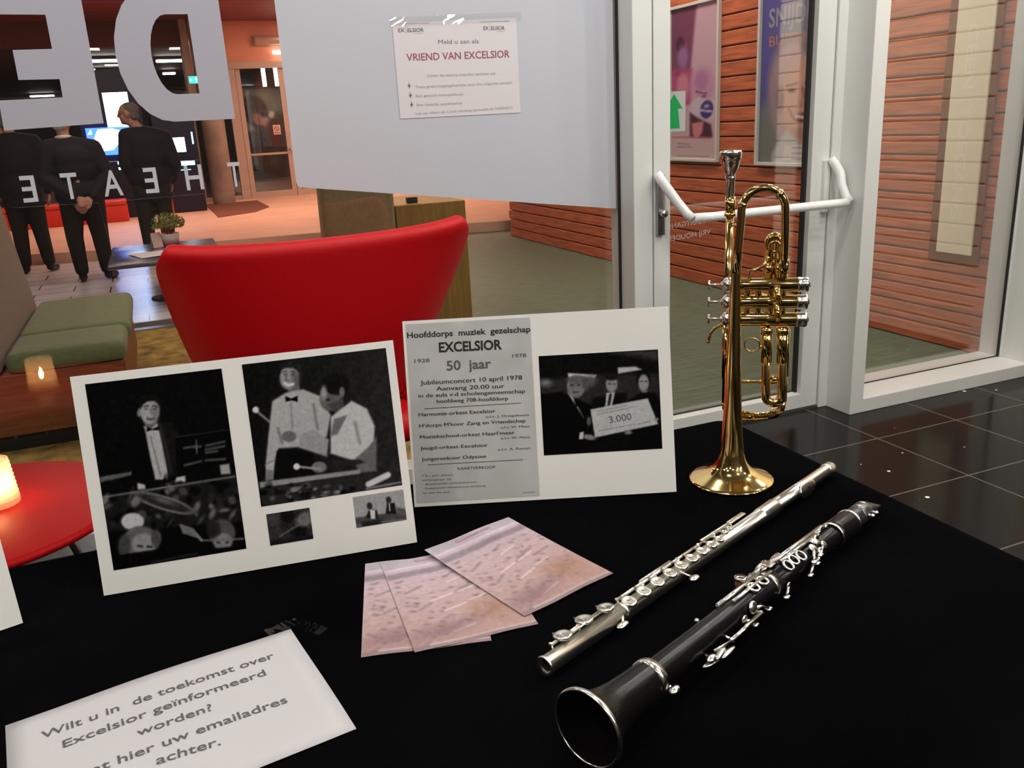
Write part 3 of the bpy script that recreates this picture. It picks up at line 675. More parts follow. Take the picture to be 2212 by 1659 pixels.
red_gloss = mat('red_lacquer', (0.40, 0.003, 0.005, 1), 0.45, spec=0.1)
t = thing('round_table', 'low round glossy red table with a candle on it', 'table', (-0.56, 2.42, 0))
a = MB(); a.lathe([(0, 0.405), (0.355, 0.405), (0.372, 0.412), (0.376, 0.420), (0.372, 0.428), (0.36, 0.432), (0, 0.432)], 56); a.build('tabletop', red_gloss, t)
for k in range(3):
    an = 0.6 + k * 2 * PI / 3; a = MB(); a.tube([(0.19 * math.cos(an), 0.19 * math.sin(an), 0.405), (0.30 * math.cos(an), 0.30 * math.sin(an), 0.0)], 0.012, 10); a.build('leg', steel, t)
candle_glass = glass_mat('ribbed_candle_glass', (1.0, 0.96, 0.90, 1), 0.07)
_n = candle_glass.node_tree; _t = _n.nodes.new('ShaderNodeBsdfTranslucent'); _t.inputs[0].default_value = (0.95, 0.75, 0.55, 1); _d = _n.nodes.new('ShaderNodeBsdfDiffuse'); _d.inputs[0].default_value = (0.9, 0.8, 0.65, 1)
_a = _n.nodes.new('ShaderNodeAddShader'); _n.links.new(_t.outputs[0], _a.inputs[0]); _n.links.new(_d.outputs[0], _a.inputs[1])
_m = _n.nodes.new('ShaderNodeMixShader'); _m.inputs[0].default_value = 0.22; _o = _n.nodes['Material Output']; _n.links.new(_o.inputs[0].links[0].from_socket, _m.inputs[1]); _n.links.new(_a.outputs[0], _m.inputs[2]); _n.links.new(_m.outputs[0], _o.inputs[0])
t = thing('candle_holder', 'ribbed glass candle holder glowing on the red table', 'candle', (-0.502, 2.455, 0.4325)); t.scale = (1.2, 1.2, 1.3)
a = MB(); pr = []
outp = [(0.030, 0.0), (0.044, 0.001), (0.045, 0.006), (0.041, 0.05), (0.038, 0.095)]; inp = [(0.0345, 0.095), (0.036, 0.05), (0.036, 0.014), (0.0, 0.012)]
a.lathe([(0, 0)] + outp + inp, 36); a.build('glass_holder', candle_glass, t)
a = MB(); 
for j in range(9): a.ring((0, 0, 0.014 + j * 0.009), 0.0435 - j * 0.0006, 0.0016, (0, 0, 1), 36, 6)
a.build('ribs', candle_glass, t)
a = MB(); a.lathe([(0, 0.013), (0.021, 0.013), (0.022, 0.028), (0.018, 0.030), (0, 0.029)], 24); a.build('tealight', mat('wax', (0.9, 0.8, 0.6, 1), 0.6), t)
a = MB(); a.lathe([(0, 0.030), (0.006, 0.036), (0.0075, 0.044), (0.004, 0.058), (0, 0.068)], 14); a.build('flame', emit('flame', (1.0, 0.62, 0.30, 1), 170), t)

# green bench
felt_g = mat('green_wool', (0.175, 0.21, 0.095, 1), 0.95, bump=0.25, bscale=260, var=0.12, vscale=40, sheen=0.2)
felt_b = mat('taupe_wool', (0.22, 0.155, 0.105, 1), 0.95, bump=0.25, bscale=260, var=0.12, vscale=40, sheen=0.2)
wood_b = mat('bench_oak', (0.22, 0.075, 0.025, 1), 0.45, bump=0.1, bscale=10, var=0.3, vscale=4, stretch=(1, 1, 14))
t = thing('upholstered_bench', 'green cushioned bench with a high taupe backrest, left of the red chair', 'bench', (-0.5, 5.0, 0))
a = MB(); a.box((-0.62, -0.72, 0.075), (0.265, 0.95, 0.362)); bev(a.build('wooden_base', wood_b, t), 0.006)
a = MB(); a.box((-0.60, -0.69, 0.0), (0.24, 0.92, 0.08)); a.build('plinth', black_m, t)
a = MB(); a.rbox((-0.22, -0.76, 0.362), (0.285, -0.30, 0.462), 0.045, 4); sub(a.build('seat_cushion', felt_g, t), 1)
a = MB(); a.rbox((-0.22, -0.292, 0.362), (0.30, 0.72, 0.462), 0.045, 4); sub(a.build('seat_cushion', felt_g, t), 1)
a = MB(); poly = [(-0.235, 0.365), (-0.335, 1.22), (-0.44, 1.24), (-0.42, 0.365)]
a.prism(poly, -0.75, 0.82, 0, Matrix(((1, 0, 0), (0, 0, 1), (0, 1, 0)))); bev(a.build('backrest', felt_b, t), 0.03, 4)
# beige bench to the right of the chair
felt_c = mat('beige_wool', (0.33, 0.27, 0.155, 1), 0.95, bump=0.25, bscale=260, var=0.1, vscale=40)
wood_y = mat('yellow_oak', (0.36, 0.215, 0.05, 1), 0.4, bump=0.08, bscale=9, var=0.22, vscale=3, stretch=(12, 1, 1))
t = thing('high_back_bench', 'beige high backed bench with a yellow oak end block behind the red chair', 'bench', (1.5, 5.85, 0))
a = MB(); a.box((-0.03, -0.25, 0.0), (0.460, 0.55, 0.836)); bev(a.build('end_block', wood_y, t), 0.006)
a = MB(); a.prism([(-0.26, 0.05), (-0.30, 1.12), (-0.17, 1.12), (-0.10, 0.05)], -0.52, -0.04, 0, Matrix(((0, 0, 1), (1, 0, 0), (0, 1, 0)))); bev(a.build('backrest', felt_c, t), 0.03, 4)
a = MB(); a.rbox((-0.50, -0.10, 0.36), (-0.03, 0.55, 0.47), 0.04, 4).rbox((-0.16, -0.20, 0.40), (-0.02, 0.50, 0.875), 0.05, 4); sub(a.build('cushion', mat('pale_green_wool', (0.36, 0.36, 0.21, 1), 0.95, bump=0.2, bscale=260), t), 1)
a = MB(); a.box((-0.50, -0.14, 0.0), (-0.03, 0.55, 0.36)); bev(a.build('wooden_base', wood_y, t), 0.006)
t = thing('small_box', 'tiny dark box lying on the yellow oak block', 'box', (1.62, 5.72, 0.8365))
MB().rbox((-0.035, -0.025, 0), (0.035, 0.025, 0.03), 0.004).build('body', black_m, t); MB().rbox((-0.036, -0.026, 0.03), (0.036, 0.026, 0.037), 0.003).build('lid', black_m, t)

# pale low table with paper, plant and card
t = thing('coffee_table', 'low dark glossy pedestal table shining blue from the screens', 'table', (0.03, 8.05, 0))
a = MB(); a.rbox((-0.44, -0.58, 0.365), (0.46, 0.80, 0.40), 0.012); a.build('tabletop', mat('dark_laminate', (0.09, 0.10, 0.14, 1), 0.24, spec=0.9), t)
a = MB(); a.lathe([(0, 0.03), (0.035, 0.03), (0.035, 0.365)], 20, 0, (0.05, 0.05, 0)); a.build('column', steel, t)
a = MB(); a.lathe([(0, 0), (0.22, 0), (0.22, 0.010), (0.05, 0.045), (0, 0.045)], 36, 0, (0.05, 0.05, 0)); a.build('foot', mat('foot_grey', (0.16, 0.16, 0.12, 1), 0.4), t)
t = thing('paper', 'sheet of white paper lying on the blue lit low table', 'paper', (-0.07, 7.98, 0.4005), 0.3)
a = MB(); n = 8
a.add([(x * 0.30 - 0.15, y * 0.42 - 0.21, 0.003 * math.sin(3 * x + 2 * y) + 0.004) for y in np.linspace(0, 1, n) for x in np.linspace(0, 1, n)], [(j * n + i, j * n + i + 1, (j + 1) * n + i + 1, (j + 1) * n + i) for j in range(n - 1) for i in range(n - 1)], 0, True)
a.build('sheet', mat('paper_white', (0.8, 0.8, 0.82, 1), 0.8), t)
t = thing('table_card', 'pale folded table card standing on the low table beside the plant', 'card', (-0.02, 8.45, 0.4005), 0.4)
a = MB(); a.box((-0.045, -0.001, 0), (0.045, 0.001, 0.135), 0, Matrix.Rotation(0.2, 3, 'X'), (0, 0, 0.135)); a.build('front', mat('card_pink', (0.8, 0.62, 0.58, 1), 0.7), t)
a = MB(); a.box((-0.045, -0.001, 0), (0.045, 0.001, 0.135), 0, Matrix.Rotation(-0.2, 3, 'X'), (0, 0, 0.135)); a.build('back', mat('card_pink2', (0.8, 0.62, 0.58, 1), 0.7), t)
t = thing('potted_plant', 'small leafy green plant in a white pot behind the red chair', 'plant', (0.10, 8.5, 0.4005))
a = MB(); a.lathe([(0, 0.002), (0.065, 0.002), (0.068, 0.0), (0.085, 0.115), (0.079, 0.115), (0.064, 0.02), (0, 0.02)], 28); a.build('pot', mat('white_pot', (0.62, 0.6, 0.58, 1), 0.4), t)
a = MB(); a.lathe([(0, 0.10), (0.079, 0.10)], 20); a.build('soil', mat('soil', (0.03, 0.02, 0.012, 1), 1), t)
random.seed(9); a = MB()
for k in range(520):
    th = random.uniform(0, 2 * PI); ph = math.acos(random.uniform(-0.35, 1)); r = random.uniform(0.5, 1.0)
    c = Vector((0.150 * r * math.sin(ph) * math.cos(th), 0.150 * r * math.sin(ph) * math.sin(th), 0.195 + 0.105 * r * math.cos(ph)))
    q = Vector((0, 0, 1)).rotation_difference((c - Vector((0, 0, 0.1))).normalized()); s_ = random.uniform(0.016, 0.030)
    tw = Matrix.Rotation(random.uniform(0, 6.28), 3, 'Z'); tl = Matrix.Rotation(random.uniform(0.2, 1.2), 3, 'X')
    vs = [c + q @ (tw @ (tl @ Vector(p))) * s_ for p in ((0, -0.5, 0), (0.42, 0.0, 0.10), (0, 0.75, 0.0), (-0.42, 0.0, 0.10), (0, 0.1, -0.05))]
    a.add(vs, [(0, 1, 4), (1, 2, 4), (2, 3, 4), (3, 0, 4)], 0, True)
a.build('foliage', mat('leaf_green', (0.10, 0.25, 0.06, 1), 0.6, var=0.4, vscale=20), t)
a = MB()
for k in range(14):
    th = k * 2.4; a.tube([(0.02 * math.cos(th), 0.02 * math.sin(th), 0.10), (0.09 * math.cos(th), 0.09 * math.sin(th), 0.22)], 0.003, 6)
a.build('stems', mat('stem_green', (0.06, 0.09, 0.03, 1), 0.7), t)

# red bench, orange post, brown patch, kiosks at the far end
red_vinyl = mat('red_vinyl', (0.62, 0.035, 0.02, 1), 0.4)
t = thing('red_bench', 'long low bright red bench behind the standing people', 'bench', (-1.6, 15.45, 0.12))
a = MB(); a.rbox((-1.6, -0.25, 0.0), (1.22, 0.30, 0.26), 0.02); a.build('base', red_vinyl, t)
for k in range(4):
    x0 = -1.6 + k * 0.706; a = MB(); a.rbox((x0 + 0.004, -0.26, 0.262), (x0 + 0.70, 0.31, 0.335), 0.025, 4); a.build('cushion', mat('red_cushion', (0.66, 0.05, 0.03, 1), 0.45), t)
t = thing('bollard', 'orange red post with a narrower cap behind the potted plant', 'post', (0.235, 15.0, 0.12))
a = MB(); a.lathe([(0, 0), (0.072, 0), (0.072, 0.30), (0.066, 0.315), (0, 0.315)], 24); a.build('body', red_vinyl, t)
a = MB(); a.lathe([(0.046, 0.315), (0.050, 0.32), (0.050, 0.375), (0.035, 0.39), (0, 0.39)], 24); a.build('cap', mat('orange_cap', (0.75, 0.12, 0.04, 1), 0.4), t)
t = thing('floor_patch', 'brown pointed flat patch on the salmon floor before the far column', 'mat', (1.25, 16.2, 0.1205))  # flat brown pointed shape lying on the platform
a = MB(); a.prism([(-0.33, 1.15), (0.62, 1.25), (0.62, -0.55), (0.30, -1.35), (-0.33, -1.8)], 0, 0.008); a.build('slab', mat('brown_patch', (0.20, 0.07, 0.045, 1), 0.95, bump=0.3, bscale=200), t)

navy = mat('navy_cabinet', (0.006, 0.006, 0.028, 1), 0.3)
scr = emit('screen_white_blue', (0.70, 0.84, 1.0, 1), 8)
scr_b = emit('screen_blue', (0.03, 0.10, 1.0, 1), 6.5)
scr_c = emit('screen_cyan', (0.35, 0.85, 1.0, 1), 4.0)
t = thing('display_kiosk', 'dark kiosk with two bright blue white screens behind the standing men', 'kiosk', (-0.40, 16.2, 0.12))
a = MB(); a.box((-0.50, 0.05, 0.0), (0.48, 0.45, 2.35)).box((-0.50, -0.28, 0.0), (0.48, 0.05, 0.92)); bev(a.build('cabinet', navy, t), 0.01)
u = MB(); u.box((-0.09, 0.0, 1.40), (0.32, 0.05, 2.02)); uo = u.build('upper_screen', navy, t)
MB().box((-0.075, -0.004, 1.43), (0.305, 0.002, 2.0)).build('lit_face', scr, uo)
u = MB(); u.box((-0.42, -0.02, 1.02), (0.32, 0.05, 1.46)); lo_ = u.build('lower_screen', scr_b, t)
a = MB(); a.prism([(-0.28, 1.08), (-0.05, 1.10), (0.05, 1.20), (0.19, 1.30), (0.17, 1.38), (-0.02, 1.44), (-0.24, 1.43), (-0.31, 1.30)], 0.021, 0.026, 0, Matrix(((1, 0, 0), (0, 0, -1), (0, 1, 0)))).prism([(-0.40, 1.36), (-0.34, 1.44), (-0.33, 1.36)], 0.021, 0.026, 0, Matrix(((1, 0, 0), (0, 0, -1), (0, 1, 0))))
a.build('lit_shape', scr, lo_)
for x0, x1, z0, z1 in ((-0.02, 0.25, 0.945, 0.99), (0.12, 0.22, 1.005, 1.03), (-0.02, 0.07, 0.86, 0.90), (0.08, 0.22, 0.70, 0.735)):
    a = MB(); a.box((x0, -0.292, z0 - 0.08), (x1, -0.279, z1 - 0.08)); a.build('light_bar', scr_c, t)
t = thing('display_kiosk', 'dark kiosk with one small white screen left of the far column', 'kiosk', (0.60, 16.2, 0.12))
a = MB(); a.box((-0.40, 0.06, 0.0), (0.28, 0.40, 1.62)).box((-0.34, -0.16, 0.0), (0.26, 0.06, 0.86)); bev(a.build('cabinet', navy, t), 0.01)
a = MB(); a.box((-0.14, 0.02, 0.985), (0.10, 0.06, 1.26)); mo = a.build('screen', navy, t)
MB().box((-0.12, 0.014, 1.0), (0.08, 0.021, 1.24)).build('lit_face', emit('screen_white', (0.85, 0.9, 1, 1), 6), mo)
a = MB(); a.box((-0.06, -0.174, 0.78), (0.18, -0.161, 0.85)); a.build('keyboard_light', scr_c, t)
a = MB(); a.box((-0.06, -0.170, 0.70), (0.10, -0.161, 0.715)); a.build('light_bar', emit('teal_bar', (0.3, 0.8, 0.9, 1), 2.5), t)
a = MB(); a.box((0.20, 0.045, 1.12), (0.225, 0.061, 1.32)); a.build('side_light', scr_c, t)
# big dark picture standing in for a woman behind the far door
def paint_woman(p):   # art 495..600 x 190..430
    p.grad(lambda x, y, c: np.stack([40 + 0 * x, 42 + 0 * x, 40 + 0 * x], 1)); p.poly([(490, 190), (610, 190), (610, 250), (490, 220)], (70, 76, 66), 20); p.ell(575, 222, 22, 30, (88, 92, 78), 0, 20)
    p.ell(540, 245, 30, 42, (16, 8, 10), 0, 8); p.ell(551, 262, 11, 17, (120, 74, 62), -15, 6); p.ell(566, 268, 10, 12, (140, 100, 84), 0, 8); p.ell(579, 250, 6, 9, (165, 150, 135), 0, 4)
    p.poly([(492, 330), (494, 262), (520, 258), (545, 285), (560, 330)], (92, 86, 84), 8); p.poly([(505, 300), (560, 290), (575, 340), (500, 345)], (30, 28, 40), 10)
    p.poly([(570, 270), (596, 260), (600, 330), (578, 330)], (60, 22, 18), 10)
    p.poly([(488, 340), (610, 335), (610, 440), (488, 440)], (10, 8, 9), 10); p.poly([(518, 362), (548, 360), (552, 392), (520, 394)], (48, 52, 50), 5)
    for yy in (368, 376, 384): p.line([(522, yy), (546, yy - 1)], 2, (80, 84, 80), 2)
    p.ell(585, 370, 10, 22, (24, 34, 18), 0, 10)
t = thing('stand_in_picture', 'large dim picture standing in for a dark haired woman behind the far doors', 'picture', (2.35, 18.9, 0.42))
a = MB(); a.box((-0.62, 0.0, -0.02), (0.62, 0.03, 1.84)); a.build('board', black_m, t)
p = Pic(1.22, 1.80, [(492, 190), (614, 184), (640, 425), (506, 440)], 90, 130); paint_woman(p); p.noise(4, 3)
p.build('print', lambda u, v: (-0.61 + u, -0.002, v), vcol_mat('glowing_print', 0.5, 0.55), t)  # print given a glow of its own, no lamp behind it
for sx in (-0.5, 0.5): MB().box((sx - 0.02, 0.0, -0.30), (sx + 0.02, 0.25, -0.02)).build('foot', black_m, t)
# ================================================================ people
def blob(name, chains, balls, mats_, pick, parent, voxel=0.011, smooth=6):
    """one continuous skin: limb chains [(point, radius)...] and swellings fused into one surface"""
    mb = MB()
    for ch in chains:
        P = []; R = []
        for (p, r), (q, s_) in zip(ch, ch[1:]):
            for k in range(6):
                t = k / 6; P.append(Vector(p).lerp(Vector(q), t)); R.append(r + (s_ - r) * t)
        P.append(Vector(ch[-1][0])); R.append(ch[-1][1])
        mb.tube(P, R, 14); mb.ball(P[0], R[0], 14); mb.ball(P[-1], R[-1], 14)
        for (p, r) in ch[1:-1]: mb.ball(p, r, 14)
    for b in balls: mb.ball(b[0], b[1], 20, 0, b[2] if len(b) > 2 else None)
    o = mb.build('tmp', [mats_[0]])
    m = o.modifiers.new('r', 'REMESH'); m.mode = 'VOXEL'; m.voxel_size = voxel
    m = o.modifiers.new('s', 'SMOOTH'); m.factor = 0.5; m.iterations = smooth
    dg = bpy.context.evaluated_depsgraph_get(); dg.update()
    me = bpy.data.meshes.new_from_object(o.evaluated_get(dg)); bpy.data.objects.remove(o)
    me.name = name; me.materials.clear()
    for q in mats_: me.materials.append(q)
    for p in me.polygons:
        p.use_smooth = True; p.material_index = pick(p.center)
    o = bpy.data.objects.new(name, me); COL.objects.link(o); o.parent = parent; return o
skin = mat('skin', (0.50, 0.26, 0.18, 1), 0.55)
coat_k = mat('black_coat', (0.010, 0.010, 0.016, 1), 0.85)
trouser_k = mat('dark_trousers', (0.014, 0.013, 0.014, 1), 0.9)
trouser_g = mat('dark_green_trousers', (0.020, 0.024, 0.018, 1), 0.9)
shoe_k = mat('black_shoes', (0.008, 0.008, 0.008, 1), 0.4)
hair_w = mat('white_hair', (0.45, 0.43, 0.42, 1), 0.8, bump=0.3, bscale=90)
hair_g = mat('grey_hair', (0.16, 0.15, 0.15, 1), 0.8, bump=0.3, bscale=90)
shirt_w = mat('white_collar', (0.75, 0.72, 0.70, 1), 0.8)
def head_balls(c, face, s=1.0):
    """head swellings: face = horizontal unit vector the face looks along"""
    c = Vector(c); f = Vector(face).normalized(); sd = Vector((-f.y, f.x, 0)); U = Vector((0, 0, 1))
    R = Matrix((sd, f, U)).transposed()
    B = [(c + U * 0.02, (0.076 * s, 0.096 * s, 0.092 * s), R), (c + f * 0.025 - U * 0.045, (0.062 * s, 0.072 * s, 0.075 * s), R), (c + f * 0.062 - U * 0.085, (0.034, 0.032, 0.028), R),
         (c + f * 0.100 - U * 0.015, (0.014, 0.022, 0.026), R), (c + f * 0.112 - U * 0.028, (0.015, 0.014, 0.012), R), (c + f * 0.085 + U * 0.022, (0.055, 0.02, 0.012), R),
         (c + f * 0.090 - U * 0.060, (0.026, 0.014, 0.008), R)]
    for k in (-1, 1):
        B += [(c + sd * 0.078 * k - U * 0.01, (0.010, 0.022, 0.032), R), (c + f * 0.076 + sd * 0.032 * k, (0.016, 0.012, 0.010), R), (c + f * 0.06 + sd * 0.045 * k - U * 0.035, (0.022, 0.022, 0.02), R)]
    return B
def hand(wrist, dirv, palm_n, side, curl=0.5, L=0.175):
    """palm plus five separate bent fingers; dirv wrist-to-fingers, palm_n palm facing"""
    w_ = Vector(wrist); d = Vector(dirv).normalized(); n = Vector(palm_n); n = (n - d * n.dot(d)).normalized(); s_ = d.cross(n) * side
    R = Matrix((s_, d, n)).transposed()
    chains = []; balls = [(w_ + d * 0.045, (0.042, 0.052, 0.016), R)]
    for k, (off, ln) in enumerate(((-0.030, 0.062), (-0.010, 0.075), (0.011, 0.082), (0.031, 0.072))):
        b = w_ + d * 0.085 + s_ * off; c1 = b + (d * math.cos(curl * 0.6) + n * math.sin(curl * 0.6)) * ln * 0.5
        c2 = c1 + (d * math.cos(curl * 1.6) + n * math.sin(curl * 1.6)) * ln * 0.5
        chains.append([(b, 0.0095), (c1, 0.0088), (c2, 0.0075)])
    b = w_ + d * 0.03 + s_ * 0.036; chains.append([(b, 0.013), (b + s_ * 0.026 + d * 0.032 + n * 0.01, 0.0105), (b + s_ * 0.030 + d * 0.062 + n * 0.024, 0.009)])
    return chains, balls
def eyes(parent, c, face):
    c = Vector(c); f = Vector(face).normalized(); sd = Vector((-f.y, f.x, 0)); mb = MB()
    for k in (-1, 1): mb.ball(c + f * 0.084 + sd * 0.032 * k + Vector((0, 0, 0.003)), 0.0095, 10)
    mb.build('eyes', mat('eye_dark', (0.05, 0.04, 0.04, 1), 0.2), parent)

def stand(name_label, loc, rotz, head_c, face, neck, sh, elbows, wrists, hips, knees, ankles, toes, coat_hem, coat_m, trouser_m, hair_m, hands, hair_pts, collar=False):
    t = thing('person', name_label, 'person', loc, rotz)
    chest = (Vector(sh[0]) + Vector(sh[1])) / 2; pel = (Vector(hips[0]) + Vector(hips[1])) / 2
    ch = [[(pel, 0.135), (pel.lerp(chest, 0.5), 0.128), (chest - Vector((0, 0, 0.10)), 0.14), (chest, 0.085), (neck, 0.056), (Vector(head_c) - Vector((0, 0, 0.06)), 0.055)]]
    for i in (0, 1):
        ch.append([(sh[i], 0.062), (elbows[i], 0.043), (wrists[i], 0.028)])
        ch.append([(hips[i], 0.098), (knees[i], 0.060), (ankles[i], 0.042)])
        ch.append([(Vector(ankles[i]) + Vector((0, 0, -0.035)), 0.042), (toes[i], 0.042)])
    ba = head_balls(head_c, face)
    for (w_, d, n, sd, cu) in hands:
        c_, b_ = hand(w_, d, n, sd, cu); ch += c_; ba += b_
    hz = Vector(hips[0]).z
    def pick(c):
        if c.z < 0.075: return 2
        if any((c - Vector(w_[0])).dot(Vector(w_[1])) > -0.02 and (c - Vector(w_[0])).length < 0.22 for w_ in hands): return 0
        if c.z > Vector(neck).z - 0.01: return 0
        return 1
    blob('body', ch, ba, [skin, trouser_m, shoe_k], pick, t, 0.0075, 5)
    # trousers and coat lie over the body
    tr = []
    for i in (0, 1): tr.append([(Vector(hips[i]) + Vector((0, 0, 0.02)), 0.118), (knees[i], 0.082), (Vector(ankles[i]) + Vector((0, 0, 0.035)), 0.066)])
    tr.append([(hips[0], 0.115), (hips[1], 0.115)])
    blob('trousers', tr, [], [trouser_m], lambda c: 0, t, 0.014, 6)
    hem = Vector((pel.x, pel.y, coat_hem)); S2 = []
    up = [(hem, (0.235, 0.155, 0.07)), (pel + Vector((0, 0, 0.08)), (0.235, 0.155, 0.18)), (pel.lerp(chest, 0.6), (0.225, 0.15, 0.2)), (chest - Vector((0, 0, 0.10)), (0.235, 0.15, 0.16))]
    ca = [[(sh[0], 0.085), (chest + Vector((0, 0, 0.035)), 0.082), (sh[1], 0.085)], [(chest, 0.10), (Vector(neck) - Vector((0, 0, 0.035)), 0.074)]]
    for i in (0, 1): ca.append([(sh[i], 0.085), (elbows[i], 0.068), (Vector(elbows[i]).lerp(Vector(wrists[i]), 0.93), 0.050)])
    blob('coat', ca, up, [coat_m], lambda c: 0, t, 0.014, 6)
    hc_ = Vector(head_c); f = Vector(face).normalized(); sd = Vector((-f.y, f.x, 0)); R = Matrix((sd, f, Vector((0, 0, 1)))).transposed()
    hb = [(hc_ + f * dx + Vector((0, 0, dz)), (rx, ry, rz), R) for dx, dz, rx, ry, rz in hair_pts]
    blob('hair', [], hb, [hair_m], lambda c: 0, t, 0.009, 4)
    eyes(t, head_c, face)
    if collar:
        mb = MB(); mb.ring(Vector(neck) + Vector((0, 0, -0.005)), 0.066, 0.018, (0, 0.15, 1), 24, 8); mb.build('collar', shirt_w, t)
    return t
# middle man: seen from behind, hands clasped behind his back
stand('person with white hair and dark jacket, hands clasped behind the back', (-0.635, 9.62, 0), 0,
      (-0.06, 0.05, 1.555), (0.25, 1, 0), (-0.055, 0.02, 1.405), ((-0.205, 0.0, 1.315), (0.185, 0.0, 1.295)), ((-0.30, -0.06, 1.03), (0.275, -0.06, 1.02)), ((-0.035, -0.185, 0.845), (0.105, -0.19, 0.835)),
      ((-0.10, 0.0, 0.80), (0.09, 0.0, 0.80)), ((-0.135, 0.03, 0.44), (0.10, 0.02, 0.44)), ((-0.125, 0.0, 0.09), (0.110, -0.01, 0.09)), ((-0.14, 0.16, 0.038), (0.16, 0.14, 0.038)),
      0.83, coat_k, trouser_k, hair_w, [((-0.025, -0.190, 0.835), (0.75, -0.1, -0.55), (0, -1, 0.1), 1, 0.7), ((0.10, -0.20, 0.822), (-0.7, -0.15, -0.25), (0, -1, 0.2), -1, 0.7)],
      [(-0.035, 0.02, 0.078, 0.075, 0.082), (-0.05, -0.04, 0.068, 0.052, 0.05)], True)
# man on the right, head turned left
stand('person in a long black coat looking left at the bright screens', (0.03, 10.55, 0), 0,
      (-0.115, 0.02, 1.625), (-1, 0.25, 0), (-0.055, 0.02, 1.475), ((-0.175, 0.02, 1.395), (0.205, 0.0, 1.36)), ((-0.235, -0.02, 1.10), (0.275, -0.03, 1.07)), ((-0.20, 0.14, 0.92), (0.22, 0.15, 0.88)),
      ((-0.10, 0.0, 0.86), (0.08, 0.0, 0.86)), ((-0.125, 0.02, 0.46), (0.085, 0.03, 0.46)), ((-0.13, 0.0, 0.09), (0.08, 0.0, 0.09)), ((-0.19, 0.14, 0.038), (0.06, 0.17, 0.038)),
      0.74, coat_k, trouser_g, hair_g, [((-0.20, 0.15, 0.90), (0.1, 0.5, -0.8), (1, 0, 0), 1, 0.5), ((0.21, 0.17, 0.86), (-0.1, 0.5, -0.8), (-1, 0, 0), -1, 0.5)],
      [(-0.025, 0.045, 0.080, 0.090, 0.075), (-0.05, -0.02, 0.072, 0.055, 0.06)])
# far left man, partly outside the frame
stand('person in black at the far left edge beside the white haired one', (-1.24, 10.75, 0), 0,
      (-0.05, 0.04, 1.62), (0.1, 1, 0), (-0.04, 0.02, 1.475), ((-0.23, 0.0, 1.385), (0.17, 0.0, 1.385)), ((-0.30, -0.02, 1.08), (0.24, -0.02, 1.08)), ((-0.26, 0.10, 0.86), (0.20, 0.10, 0.86)),
      ((-0.13, 0.0, 0.86), (0.05, 0.0, 0.86)), ((-0.14, 0.03, 0.46), (0.06, 0.03, 0.46)), ((-0.15, 0.0, 0.09), (0.085, 0.0, 0.09)), ((-0.18, 0.15, 0.038), (0.125, 0.13, 0.038)),
      0.76, coat_k, trouser_k, hair_g, [((-0.26, 0.11, 0.84), (0, 0.4, -0.9), (1, 0, 0), 1, 0.5), ((0.20, 0.11, 0.84), (0, 0.4, -0.9), (-1, 0, 0), -1, 0.5)],
      [(-0.03, 0.03, 0.080, 0.085, 0.08), (-0.05, -0.03, 0.072, 0.055, 0.06)])
# ================================================================ the table with its black cloth
TZ = 0.760
t = thing('display_table', 'folding table hidden under the black cloth', 'table', (-0.05, 0.78, 0))
a = MB(); a.rbox((-0.98, -0.49, 0.715), (0.99, 0.50, 0.752), 0.012); a.build('tabletop', mat('table_grey', (0.3, 0.3, 0.3, 1), 0.5), t)
for sx in (-0.85, 0.86):
    for sy in (-0.40, 0.41):
        a = MB(); a.tube([(sx, sy, 0.0), (sx, sy, 0.716)], 0.016, 12); a.build('leg', steel, t)
cloth_m = mat('black_velvet', (0.0018, 0.0018, 0.0022, 1), 1.0, bump=0.15, bscale=240, var=0.5, vscale=3, spec=0.015)
x0, x1, y0, y1 = -1.05, 0.962, 0.27, 1.302; per = []; rc = 0.035
for (cx, cy, a0) in ((x1 - rc, y1 - rc, 0), (x0 + rc, y1 - rc, PI / 2), (x0 + rc, y0 + rc, PI), (x1 - rc, y0 + rc, 1.5 * PI)):
    for k in range(7):
        an = a0 + k * PI / 12; per.append((cx + rc * math.cos(an), cy + rc * math.sin(an), math.cos(an), math.sin(an)))
full = []
for i in range(len(per)):
    p, q = per[i], per[(i + 1) % len(per)]; d = math.hypot(q[0] - p[0], q[1] - p[1]); n = max(1, int(d / 0.025))
    for k in range(n):
        t_ = k / n; full.append(tuple(p[j] + (q[j] - p[j]) * t_ for j in range(4)))
rings = [(-0.016, TZ), (-0.006, TZ - 0.002), (0.0, TZ - 0.007), (0.003, TZ - 0.016), (0.005, TZ - 0.05), (0.010, TZ - 0.20), (0.016, TZ - 0.45), (0.022, 0.012)]
vs = []; n = len(full)
for ri, (off, z) in enumerate(rings):
    dep = max(0, (TZ - 0.03 - z)) / TZ
    for i, (x, y, nx, ny) in enumerate(full):
        wv = 0.030 * dep * (math.sin(i * 0.55) + 0.5 * math.sin(i * 0.23 + 1))
        vs.append((x + nx * (off + wv), y + ny * (off + wv), z))
fs = [(r * n + i, r * n + (i + 1) % n, (r + 1) * n + (i + 1) % n, (r + 1) * n + i) for r in range(len(rings) - 1) for i in range(n)]
a = MB(); a.add(vs, fs, 0, True)
gx, gy = 40, 22; top = [(x0 + 0.018 + (x1 - x0 - 0.036) * i / gx, y0 + 0.018 + (y1 - y0 - 0.036) * j / gy, TZ) for j in range(gy + 1) for i in range(gx + 1)]
a.add([p for p in vs[:n]] , [list(range(n))], 0, False)
cl = a.build('tablecloth', cloth_m, None); tag(cl, 'black velvet cloth covering the display table down to the floor', 'tablecloth')

